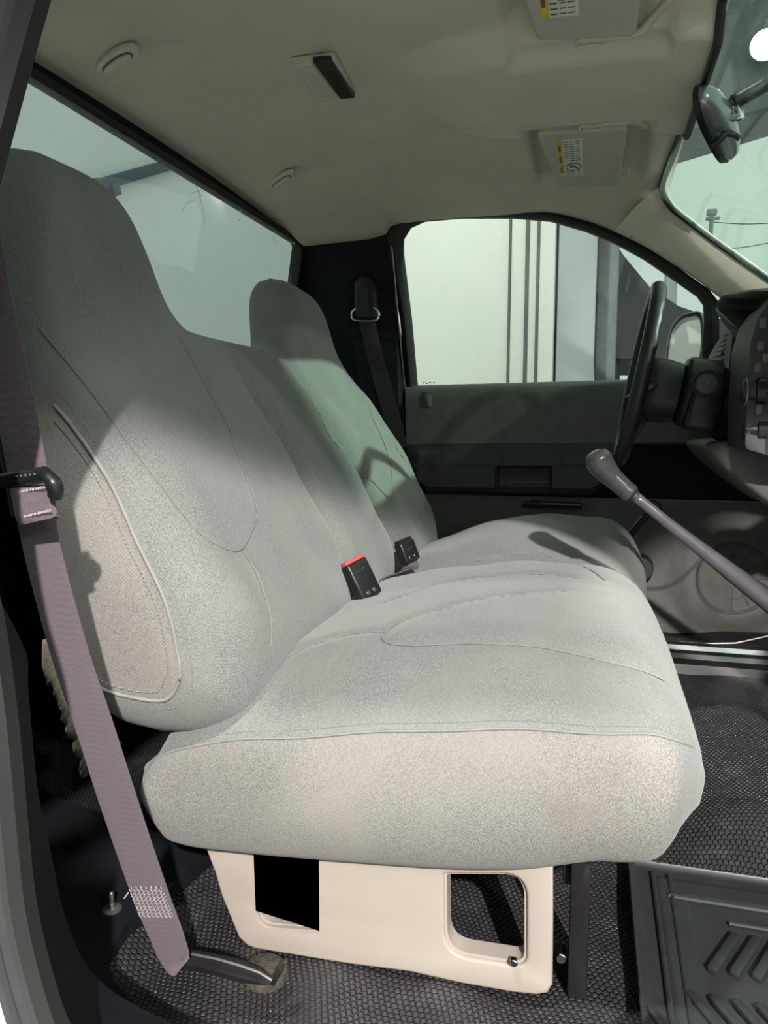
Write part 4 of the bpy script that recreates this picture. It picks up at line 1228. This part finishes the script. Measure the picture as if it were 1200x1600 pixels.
rows = []
for d_, s_ in ((-0.004, 0.5), (0.0, 0.8), (0.012, 0.95), (0.04, 1.0), (0.085, 0.90)):
    rows.append([wc+ax*d_+Vector((0, 1, 0))*0.088*s_*sq(t)[0]+tv*(0.070*s_*sq(t)[1]-0.025) for t in [2*PI*k/40 for k in range(40)]])
V = grid(bm, rows, close_v=True); bm.faces.new(V[0]); bm.faces.new(V[-1][::-1]); fin('hub', bm, 'wheel', sw, auto=50)

scn = thing('steering_column', wc+ax*0.1, 'black steering column shroud with round ignition lock on its side', 'steering column')
bm = bmesh.new(); rows = []
for d_, hy, hz, dz in ((0.088, 0.050, 0.055, -0.02), (0.092, 0.062, 0.068, -0.018), (0.10, 0.068, 0.074, -0.018), (0.16, 0.072, 0.078, -0.022), (0.165, 0.068, 0.074, -0.03), (0.30, 0.075, 0.080, -0.05), (0.42, 0.075, 0.08, -0.06)):
    rows.append([wc+ax*d_+Vector((0, 1, 0))*hy*sq(t)[0]+tv*(hz*sq(t)[1]+dz) for t in [2*PI*k/40 for k in range(40)]])
V = grid(bm, rows, close_v=True); bm.faces.new(V[0]); bm.faces.new(V[-1][::-1]); fin('shroud', bm, 'black', scn, auto=35)
ig = un(1104, 600, Y=1.66)
bm = bmesh.new(); R = Matrix.Rotation(0.2, 3, 'Y')
box(bm, ig+Vector((0.004, 0.03, -0.035)), (0.066, 0.055, 0.125), R, bev=0.012, seg=3); fin('lock_housing', bm, 'black', scn)
bm = bmesh.new(); lathe(bm, ig+Vector((0, -0.002, 0)), (0, -1, 0), [(-0.01, 0.029), (0.003, 0.029), (0.004, 0.026), (0.001, 0.023)], 36)
igo = fin('ignition_lock', bm, 'dash', scn)
bm = bmesh.new(); lathe(bm, ig+Vector((0, -0.002, 0)), (0, -1, 0), [(0, 0.020), (0.004, 0.020), (0.006, 0.017)], 30); box(bm, ig+Vector((0, -0.009, 0)), (0.012, 0.003, 0.020), Matrix.Rotation(0.5, 3, 'Y'), bev=0.001)
fin('key_slot', bm, 'doortrim', igo)

# ================================================================== DASHBOARD
dash = thing('dashboard', (0.5, CY, 0.6), 'dark grey dashboard with hooded instrument cluster, knobs and slatted end vent', 'dashboard')
bm = bmesh.new(); rows = []
prof = [(0.95, 0.48), (0.44, 0.50), (0.36, 0.53), (0.315, 0.56), (0.305, 0.60), (0.315, 0.72), (0.345, 0.835), (0.40, 0.855), (0.60, 0.845), (0.95, 0.72)]
pr = rounded(prof, 0.02, 4)
ys = [1.30+0.95*i/24 for i in range(25)]
for y in ys:
    sh = 0.025*gs(y, 2.25, 0.1)
    rows.append([Vector((p[0]+sh, y, p[1])) for p in pr])
V = grid(bm, rows, close_v=True); bm.faces.new(V[0]); bm.faces.new(V[-1][::-1]); fin('dash_body', bm, 'dash', dash, auto=50)
# passenger half of the dash, out of the frame to the right
bm = bmesh.new(); rows = []
for y in (0.55, 0.8, 1.30):
    rows.append([Vector((p[0]+0.40, y, p[1]-0.02)) for p in pr])
V = grid(bm, rows, close_v=True); bm.faces.new(V[0]); bm.faces.new(V[-1][::-1]); fin('dash_body', bm, 'dash', dash, auto=50)
# hood over the instruments
hp = [un(*q, X=0.285) for q in [(1148, 528), (1128, 502), (1118, 482), (1122, 468), (1134, 458), (1165, 454), (1200, 453), (1260, 458), (1300, 475)]]
hp = cr_spline(hp, 6); bm = bmesh.new(); rows = []
cen = Vector((0.285, 1.78, 0.80))
for p in hp:
    i_ = (cen-p).normalized()
    rows.append([p+Vector((0.25, 0, 0.0)), p+Vector((0.02, 0, 0.003)), p+Vector((0.004, 0, 0.001)), p+i_*0.006, p+i_*0.013+Vector((0.004, 0, 0)), p+i_*0.016+Vector((0.02, 0, 0)), p+i_*0.020+Vector((0.25, 0, 0))])
V = grid(bm, rows, close_v=True); bm.faces.new(V[0]); bm.faces.new(V[-1][::-1]); hood = fin('instrument_hood', bm, 'hood', dash, auto=60)
bm = bmesh.new(); box(bm, (0.37, 1.75, 0.79), (0.02, 0.48, 0.16)); fin('instrument_panel', bm, 'black', dash, smooth=False)
# end vent with slats
vq = [un(*q, X=0.305) for q in [(1106, 576), (1112, 556), (1122, 538), (1134, 522), (1148, 514), (1140, 578)]]
vb = [(p.y, p.z) for p in vq]
plate('vent_bezel', [rounded(vb, 0.004)], 0.014, 'dash', ((0.305, 0, 0), (0, 1, 0), (0, 0, 1), (1, 0, 0)), dash, bevel=0.002)
vs_ = [un(*q, X=0.297) for q in [(1130, 577), (1139, 520), (1148, 515), (1141, 577)]]
plate('vent_face', [[(p.y, p.z) for p in vs_]], 0.004, 'hood', ((0.296, 0, 0), (0, 1, 0), (0, 0, 1), (1, 0, 0)), dash)
bm = bmesh.new()
for q in range(7):
    t = q/6; a = un(1108+23*t, 573-48*t, X=0.293); b = un(1129+6*t, 569-46*t, X=0.293)
    tube(bm, [a, b], 0.0022, 6)
fin('vent_slats', bm, 'jamb', dash)
bm = bmesh.new(); cyl(bm, un(1128, 552, X=0.290), (1, 0, 0), 0.0045, 0.006, 16, bev=0.001); fin('vent_thumbwheel', bm, 'blue', dash)
# knee bolster under the column
bm = bmesh.new(); rows = []
kp = [un(*q, Y=1.66) for q in [(1100, 701), (1112, 692), (1160, 688), (1215, 690), (1290, 760), (1230, 812), (1165, 765), (1120, 728)]]
kpr = rounded([(p.x, p.z) for p in kp], 0.015, 4)
for i, y in enumerate([1.565, 1.57, 1.58, 1.7, 1.9, 2.1, 2.2]):
    k = [0.80, 0.93, 1, 1, 1, 1, 0.95][i]; cxk = sum(p[0] for p in kpr)/len(kpr); czk = sum(p[1] for p in kpr)/len(kpr)
    rows.append([Vector((cxk+(p[0]-cxk)*k+0.02*(i > 3), y, czk+(p[1]-czk)*k)) for p in kpr])
V = grid(bm, rows, close_v=True); bm.faces.new(V[0]); bm.faces.new(V[-1][::-1]); fin('knee_bolster', bm, 'dashgrey', dash, auto=50)
# centre stack with its switch knobs
cs_ = [un(*q, Y=1.42) for q in [(1158, 700), (1162, 600), (1166, 540), (1178, 500), (1200, 470), (1330, 480), (1330, 720), (1200, 712)]]
bm = bmesh.new(); rows = []
csr = rounded([(p.x, p.z) for p in cs_], 0.008, 4)
for y in (1.385, 1.39, 1.40, 1.55, 1.56): rows.append([Vector((p[0], y, p[1])) for p in csr])
V = grid(bm, rows, close_v=True); bm.faces.new(V[0]); bm.faces.new(V[-1][::-1]); stack = fin('centre_stack', bm, 'dash', dash, auto=50)
for (px, py, rk) in ((1163, 612, 0.024), (1166, 672, 0.019)):
    c = un(px, py, Y=1.40); bm = bmesh.new()
    lathe(bm, c+Vector((0.02, 0, 0)), (-1, 0, 0), [(-0.01, rk*1.1), (0.004, rk*1.1), (0.006, rk*0.92), (0.020, rk*0.86), (0.024, rk*0.80), (0.025, rk*0.6)], 30)
    kn = fin('control_knob', bm, 'black', stack, auto=30)
    bm = bmesh.new()
    tube(bm, [c+Vector((0.002, rk*0.9*math.cos(a), rk*0.9*math.sin(a))) for a in [2*PI*k/30 for k in range(30)]], 0.0015, 6, closed=True, upv=Vector((1, 0, 0)))
    fin('knob_ring', bm, 'steel', kn)
for px, py in ((1192, 505), (1188, 540), (1184, 575), (1196, 560), (1192, 600), (1186, 640)):
    bm = bmesh.new(); box(bm, un(px, py, Y=1.383), (0.012, 0.008, 0.018), bev=0.003)
    fin('switch_button', bm, 'doortrim', stack)

# ================================================================== GEAR LEVER
k0_ = un(934, 712, Y=1.30)
gl = thing('gear_lever', (0.52, 1.36, FLOOR+0.05), 'long mauve grey gear lever with bent rounded knob rising from the floor tunnel', 'gear lever')
path = [un(992, 775, Y=1.30), un(1050, 822, Y=1.305), un(1120, 877, Y=1.31), un(1200, 938, Y=1.32), un(1270, 992, Y=1.33), un(1330, 1045, Y=1.34)]
path.append(Vector((path[-1].x+0.02, 1.35, 0.05)))
bm = bmesh.new(); P = cr_spline(path, 6)
tube(bm, P, [0.0088+(0.019-0.0088)*sstep(0.1, 0.62, i/len(P)) for i in range(len(P))], 20)
fin('shaft', bm, 'lever', gl, auto=0)
kp_ = cr_spline([un(*q, Y=1.30) for q in [(928, 704), (934, 716), (943, 731), (957, 746), (972, 760), (988, 773)]], 8)
bm = bmesh.new(); rad = []
for i in range(len(kp_)):
    t = i/(len(kp_)-1); rad.append(lerp(t, [0, 0.04, 0.10, 0.22, 0.40, 0.62, 0.85, 0.97, 1.0], [0.004, 0.014, 0.0195, 0.0235, 0.0215, 0.0170, 0.0155, 0.0155, 0.0135]))
tube(bm, kp_, rad, 24); fin('knob', bm, 'knob', gl, auto=0)
bm = bmesh.new(); cyl(bm, un(990, 775, Y=1.30), un(1050, 822, Y=1.305)-un(992, 775, Y=1.30), 0.0118, 0.004, 24); fin('collar', bm, 'seal', gl)
# rubber boot at its foot
bm = bmesh.new(); bb = Vector((path[-1].x, 1.35, 0.0))
lathe(bm, bb, (0, 0, 1), [(-0.02, 0.09), (0.0, 0.085), (0.02, 0.06), (0.03, 0.062), (0.045, 0.04), (0.055, 0.042), (0.075, 0.024)], 36); fin('boot', bm, 'mat', gl)

# ================================================================== FLOOR THINGS
# moulded mat in the passenger footwell
def mat_pt(px, py): return un(px, py, Z=FLOOR+0.012)
m0 = [(991, 1600, ), (988, 1370)]
mt = thing('floor_mat', (0.3, 0.8, FLOOR), 'black rubber floor mat with raised ribs in the near footwell', 'floor mat')
x0m = mat_pt(990, 1480).x
bm = bmesh.new(); rows = []
def mat_z(x, y):
    z = FLOOR+0.014
    z += 0.30*sstep(0.55, 0.85, x)
    edge_ = min(x-x0m, y-0.62, 1.10-y)
    z += 0.012*(1-sstep(0.0, 0.012, edge_))+0.004*(1-sstep(0.035, 0.038, abs(edge_-0.055)*2))
    return z
grid(bm, [[Vector((x, y, mat_z(x, y))) for y in [0.62+0.475*j/120 for j in range(121)]] for x in [x0m+0.75*i/190 for i in range(191)]])
shell(bm, 0.002)
fin('mat_body', bm, 'mat', mt, auto=50)
bm = bmesh.new()
for q in range(14):      # diagonal ribs of the grooved field
    xa = x0m+0.075+0.024*q
    if q: bm = bmesh.new()
    box(bm, (xa, 0.80, FLOOR+0.0205), (0.011, 0.085, 0.008), Matrix.Rotation(math.radians(28), 3, 'Z'), bev=0.002); fin('rib', bm, 'mat', mt); bm = bmesh.new()
    box(bm, (xa+0.03, 0.92, FLOOR+0.0205), (0.011, 0.085, 0.008), Matrix.Rotation(math.radians(-28), 3, 'Z'), bev=0.002); fin('rib', bm, 'mat', mt); bm = bmesh.new()
    box(bm, (xa+0.02, 0.69, FLOOR+0.0205), (0.011, 0.07, 0.008), Matrix.Rotation(math.radians(-28), 3, 'Z'), bev=0.002); fin('rib', bm, 'mat', mt)
bm = bmesh.new()
for (ya, yb, xa, xb) in ((0.64, 1.07, 0.032, 0.034), (0.64, 1.07, 0.050, 0.056)):
    tube(bm, [(x0m+xa, ya, FLOOR+0.0195), (x0m+xb, yb, FLOOR+0.0195)], 0.0035, 8)
tube(bm, [(x0m+0.01, 0.80, FLOOR+0.0225), (x0m+0.05, 0.72, FLOOR+0.0225), (x0m+0.075, 0.62, FLOOR+0.0225)], 0.003, 8)
tube(bm, [(x0m+0.05, 1.02, FLOOR+0.0195), (x0m+0.4, 1.02, FLOOR+0.0195), (x0m+0.6, 1.02, FLOOR+0.05)], 0.004, 8)
tube(bm, [(x0m+0.12, 0.98, FLOOR+0.0195), (x0m+0.4, 0.98, FLOOR+0.0195)], 0.003, 8)
fin('raised_bead', bm, 'mat', mt)
# black felt over the rear corner of the floor
bm = bmesh.new(); zf = FLOOR+0.034
cq = [un(*q, Z=zf) for q in [(330, 1330), (255, 1395), (200, 1440), (165, 1490), (178, 1530), (215, 1575), (260, 1640), (120, 1640)]]
cq += [Vector((-1.02, 0.56, zf)), Vector((-1.02, 1.05, zf))]
vs = [bm.verts.new(p) for p in cq]; f = bm.faces.new(vs); r_ = bmesh.ops.extrude_face_region(bm, geom=[f])
bmesh.ops.translate(bm, vec=(0, 0, -0.02), verts=[v for v in r_['geom'] if isinstance(v, bmesh.types.BMVert)])
tag(fin('trim_8', bm, 'navy', smooth=False), kind='structure')
# stud on the rear floor
sb = un(175, 1420, Z=FLOOR+0.035)
fb = thing('floor_stud', sb, 'small steel stud with washer upright on the floor behind the belt', 'bolt')
bm = bmesh.new(); lathe(bm, sb, (0, 0, 1), [(-0.004, 0.0125), (0.001, 0.0125), (0.0025, 0.010), (0.003, 0.004)], 26); fin('washer', bm, 'steel', fb)
bm = bmesh.new(); lathe(bm, sb, (0, 0, 1), [(0.0, 0.004), (0.008, 0.0042), (0.009, 0.0032), (0.022, 0.0032), (0.0235, 0.002)], 18); fin('stud', bm, 'steel', fb)
cpc = un(278, 1369, Y=0.95)
clip_ = thing('metal_clip', cpc, 'tiny bright metal clip in the dark behind the belt, below the cushion corner', 'clip')
bm = bmesh.new(); box(bm, cpc, (0.016, 0.006, 0.010), Matrix.Rotation(0.4, 3, 'Y'), bev=0.002); tube(bm, cr_spline([cpc+Vector((-0.008, 0, 0.004)), cpc+Vector((0, 0, 0.011)), cpc+Vector((0.010, 0, 0.003))], 5), 0.0018, 8); fin('clip_plate', bm, 'steel', clip_)
bm = bmesh.new(); tube(bm, [cpc+Vector((0, 0.006, 0.003)), cpc+Vector((0.0, 0.012, -0.12))], 0.006, 8); fin('clip_post', bm, 'seal', clip_)

# ================================================================== OUTSIDE
# driver's door mirror
sm_ = un(1072, 540, Y=2.52)
dm = thing('door_mirror', sm_, 'black rimmed oval outside mirror beyond the front of the driver window', 'mirror')
bm = bmesh.new(); ol = cr_spline([un(*q, Y=2.52) for q in [(1040, 572), (1041, 540), (1048, 512), (1062, 494), (1080, 487), (1096, 489), (1100, 520), (1097, 560), (1082, 590), (1060, 596)]], 6, closed=True)
cc = sum(ol, Vector())/len(ol)
rows = [[cc+(p-cc)*0.84+Vector((0.0, 0.0, 0)) for p in ol], [cc+(p-cc)*0.94+Vector((0, -0.012, 0)) for p in ol], [p for p in ol], [cc+(p-cc)*0.92+Vector((0.03, 0.05, 0)) for p in ol], [cc+(p-cc)*0.5+Vector((0.04, 0.085, 0)) for p in ol]]
V = grid(bm, rows, close_v=True); bm.faces.new(V[-1]); fin('housing', bm, 'black', dm, auto=50)
bm = bmesh.new(); vs = [bm.verts.new(cc+(p-cc)*0.85+Vector((0, 0.0, 0))) for p in ol]; bm.faces.new(vs); shell(bm, 0.003)
fin('mirror_glass', bm, plain('painted_reflection_grey', (0.50, 0.51, 0.49), 0.45, metal=0.1, var=0.02), dm, smooth=False)  # pale reflection painted in as flat grey, hardly mirroring
bm = bmesh.new(); tube(bm, [un(1094, 575, Y=2.60), un(1120, 580, Y=2.46), un(1135, 590, Y=2.32)], [0.03, 0.022, 0.025], 12); fin('mirror_arm', bm, 'black', dm)

# big white box body parked alongside, with corner posts
tb = thing('box_trailer', (-1.5, 4.2, -0.9), 'large white box body parked beyond the driver window, ribbed near its end', 'trailer')
Yt = 3.8
xr = un(868, 400, Y=Yt).x
bm = bmesh.new(); box(bm, ((-1.35+xr)/2, Yt+1.3, 0.7), (xr+1.35, 2.6, 3.2), bev=0.01); fin('box_body', bm, 'trailer', tb)
for px, wd in ((797, 0.012), (824, 0.018), (841, 0.014)):
    bm = bmesh.new(); box(bm, (un(px, 400, Y=Yt).x, Yt-0.004, 0.7), (wd, 0.016, 3.15), bev=0.003); fin('corner_post', bm, 'doortrim' if wd < 0.02 else 'trailergrey', tb)
bm = bmesh.new(); xs2 = un(868, 400, Y=Yt).x; xe2 = un(930, 400, Y=Yt).x
box(bm, ((xs2+xe2)/2+0.01, Yt+0.35, 0.6), (xe2-xs2, 0.6, 3.0), bev=0.01); fin('end_frame', bm, 'trailergrey', tb)
xe3 = un(965, 400, Y=Yt).x
bm = bmesh.new(); box(bm, ((xe2+xe3)/2+0.015, Yt+0.5, 0.55), (xe3-xe2, 0.5, 2.9), bev=0.01); fin('end_frame', bm, plain('slate_panel', (0.13, 0.15, 0.16), 0.5), tb)
# dark pointed canopy ahead of it
cn = thing('canopy', un(1010, 600, Y=6), 'dark pointed canopy roof beyond the front of the driver window', 'canopy')
Yc = 6.0
pk = [un(*q, Y=Yc) for q in [(940, 345), (975, 400), (1015, 448), (1060, 478), (1100, 492), (1150, 505), (1150, 560), (930, 560), (930, 345)]]
bm = bmesh.new(); vs = [bm.verts.new(p) for p in pk]; f = bm.faces.new(vs); r_ = bmesh.ops.extrude_face_region(bm, geom=[f])
bmesh.ops.translate(bm, vec=(0, 2.0, 0), verts=[v for v in r_['geom'] if isinstance(v, bmesh.types.BMVert)])
fin('canopy_roof', bm, 'canopy', cn, smooth=False)
bm = bmesh.new(); tube(bm, [un(960, 560, Y=Yc+0.1), un(960, 850, Y=Yc+0.1)], 0.04, 8); fin('canopy_post', bm, 'canopy', cn); bm = bmesh.new(); tube(bm, [un(1130, 560, Y=Yc+0.1), un(1130, 850, Y=Yc+0.1)], 0.04, 8); fin('canopy_post', bm, 'canopy', cn)
# grey awning edge seen at the top of the windscreen, with a floodlight under it
aw = thing('awning', un(1200, 170, Y=9), 'grey awning edge across the top right corner of the windscreen view', 'awning')
aq = [un(*q, Y=9.0) for q in [(1020, 222), (1200, 166), (1420, 110), (1420, -80), (1210, -60), (1150, -20), (1100, 60)]]
bm = bmesh.new(); vs = [bm.verts.new(p) for p in aq]; f = bm.faces.new(vs); r_ = bmesh.ops.extrude_face_region(bm, geom=[f])
bmesh.ops.translate(bm, vec=(0.3, 1.5, 0.2), verts=[v for v in r_['geom'] if isinstance(v, bmesh.types.BMVert)])
fin('awning_panel', bm, plain('awning_grey', (0.20, 0.21, 0.205), 0.7, var=0.15, nscale=6), aw, smooth=False)
bm = bmesh.new(); p_ = un(1400, 120, Y=9.2); tube(bm, [(p_.x, 9.2, -0.9), (p_.x, 9.2, p_.z)], 0.06, 10); fin('awning_post', bm, 'trailergrey', aw)
fl = un(1196, 70, Y=8.86)
fd = thing('floodlight', fl, 'glaring round floodlight on the grey awning beyond the windscreen', 'floodlight')
bm = bmesh.new(); lathe(bm, fl, (-0.15, -1, -0.3), [(-0.06, 0.08), (-0.05, 0.13), (0.0, 0.15)], 28); fin('lamp_shell', bm, 'steel', fd)
bm = bmesh.new(); lathe(bm, fl, (-0.15, -1, -0.3), [(0.001, 0.14), (0.015, 0.12), (0.03, 0.04)], 28); fin('bulb', bm, 'lampglow', fd)
# chimney-like pale pillar beside it
bd = thing('pillar', un(1046, 480, Y=9), 'grey upright post rising behind the dark canopy roof', 'post')
bm = bmesh.new(); a = un(1049, 420, Y=9); box(bm, (a.x, 9, 1.0), (0.12, 0.2, a.z*1.0+1.0), bev=0.01); fin('post_body', bm, 'trailergrey', bd)
# parked car
car = thing('car', un(1020, 590, Y=5.0), 'low dark car parked behind the steering wheel, pale windscreen', 'car')
c0 = un(1030, 615, Y=5.0)+Vector((2.15, 0, 0)); bm = bmesh.new(); rows = []
cp = [(-2.2, -.55), (-2.25, -.15), (-2.0, .05), (-1.2, .12), (-0.6, .42), (0.5, .45), (1.3, .15), (2.1, .05), (2.2, -.2), (2.15, -.55)]
cpr = rounded(cp, 0.15, 4)
for y, s_ in ((4.3, 0.93), (4.35, 0.97), (4.5, 1.0), (5.6, 1.0), (5.75, .97), (5.8, .93)):
    rows.append([Vector((c0.x+p[0]*s_, y, c0.z-0.12+p[1]*s_)) for p in cpr])
V = grid(bm, rows, close_v=True); bm.faces.new(V[0]); bm.faces.new(V[-1][::-1]); fin('car_body', bm, 'carpaint', car)
bm = bmesh.new(); box(bm, (c0.x-0.1, 4.33, c0.z+0.14), (1.0, 0.02, 0.18), bev=0.01); fin('side_window', bm, 'trailergrey', car)
for dx in (-1.35, 1.35):
    bm = bmesh.new(); lathe(bm, Vector((c0.x+dx, 4.38, c0.z-0.62)), (0, 1, 0), [(-0.1, 0.28), (-0.09, 0.33), (0.09, 0.33), (0.1, 0.28)], 28); fin('wheel', bm, 'seal', car)
# ground
bm = bmesh.new(); box(bm, (4, 8, -0.95), (60, 60, 0.1)); tag(fin('floor_lot', bm, 'asphalt', smooth=False), kind='structure')
# lamp post seen through the windscreen
lp = thing('lamp_post', un(1112, 420, Y=14), 'slim pole with lamp head, small in the windscreen sky', 'lamp post')
a = un(1112, 335, Y=14); bm = bmesh.new(); tube(bm, [(a.x, 14, -0.9), (a.x, 14, a.z)], [0.06, 0.035], 10); fin('pole', bm, 'trailergrey', lp)
bm = bmesh.new(); box(bm, a+Vector((0.0, 0, 0.03)), (0.16, 0.12, 0.10), bev=0.02); box(bm, a+Vector((0.02, 0, -0.07)), (0.22, 0.1, 0.04), bev=0.01); fin('lamp_head', bm, 'trailergrey', lp)
wr = [[(1112, 347), (1160, 350), (1215, 348), (1300, 340)], [(1060, 383), (1140, 388), (1200, 380), (1300, 362)]]
for k, wq in enumerate(wr):
    bm = bmesh.new(); tube(bm, cr_spline([un(*q, Y=14.3+0.3*k) for q in wq], 6), 0.008, 5)
    o = fin('overhead_wire', bm, 'rail'); tag(o, ['thin overhead wire, the upper one from the lamp head', 'thin overhead wire, the lower one sagging in the windscreen'][k], 'wire', 'overhead wires')
# gantry rail behind the cab
bm = bmesh.new(); box(bm, (-4.1, 6.0, 2.0), (0.1, 16, 6.0)); tag(fin('wall_building', bm, plain('pale_cladding', (0.66, 0.70, 0.70), 0.8, var=0.02, nscale=1.2), smooth=False), kind='structure')
g0 = un(148, 291, X=-4.0); g1 = un(290, 250, X=-4.0)
gr = thing('gantry_rail', g0, 'dark steel rail with end bracket seen through the back window', 'rail')
bm = bmesh.new(); d_ = (g1-g0); s_, u_ = frame_from(d_)
Rg = Matrix((d_.normalized(), s_, u_)).transposed(); box(bm, (g0+g1)/2+d_*0.3, (d_.length*1.6, 0.07, 0.09), Rg, bev=0.006); fin('beam', bm, 'rail', gr)
bm = bmesh.new(); box(bm, g0+d_*0.16+Vector((0, 0, -0.07)), (0.12, 0.10, 0.10), Rg, bev=0.01); fin('end_bracket', bm, 'rail', gr); bm = bmesh.new(); box(bm, g0+Vector((0, 0, 0)), (0.08, 0.10, 0.12), Rg, bev=0.01); fin('end_cap', bm, 'rail', gr)
lb = un(356, 291, X=-3.97)
ll = thing('yard_lamp', lb, 'bright round yard lamp glowing at the top edge of the back window', 'lamp')
bm = bmesh.new(); lathe(bm, lb, (1, -0.6, -0.3), [(-0.05, 0.03), (-0.045, 0.06), (0.0, 0.075)], 24); fin('lamp_shell', bm, 'steel', ll)
bm = bmesh.new(); lathe(bm, lb, (1, -0.6, -0.3), [(0.001, 0.070), (0.012, 0.066), (0.03, 0.03)], 24); fin('bulb', bm, 'lampglow', ll)
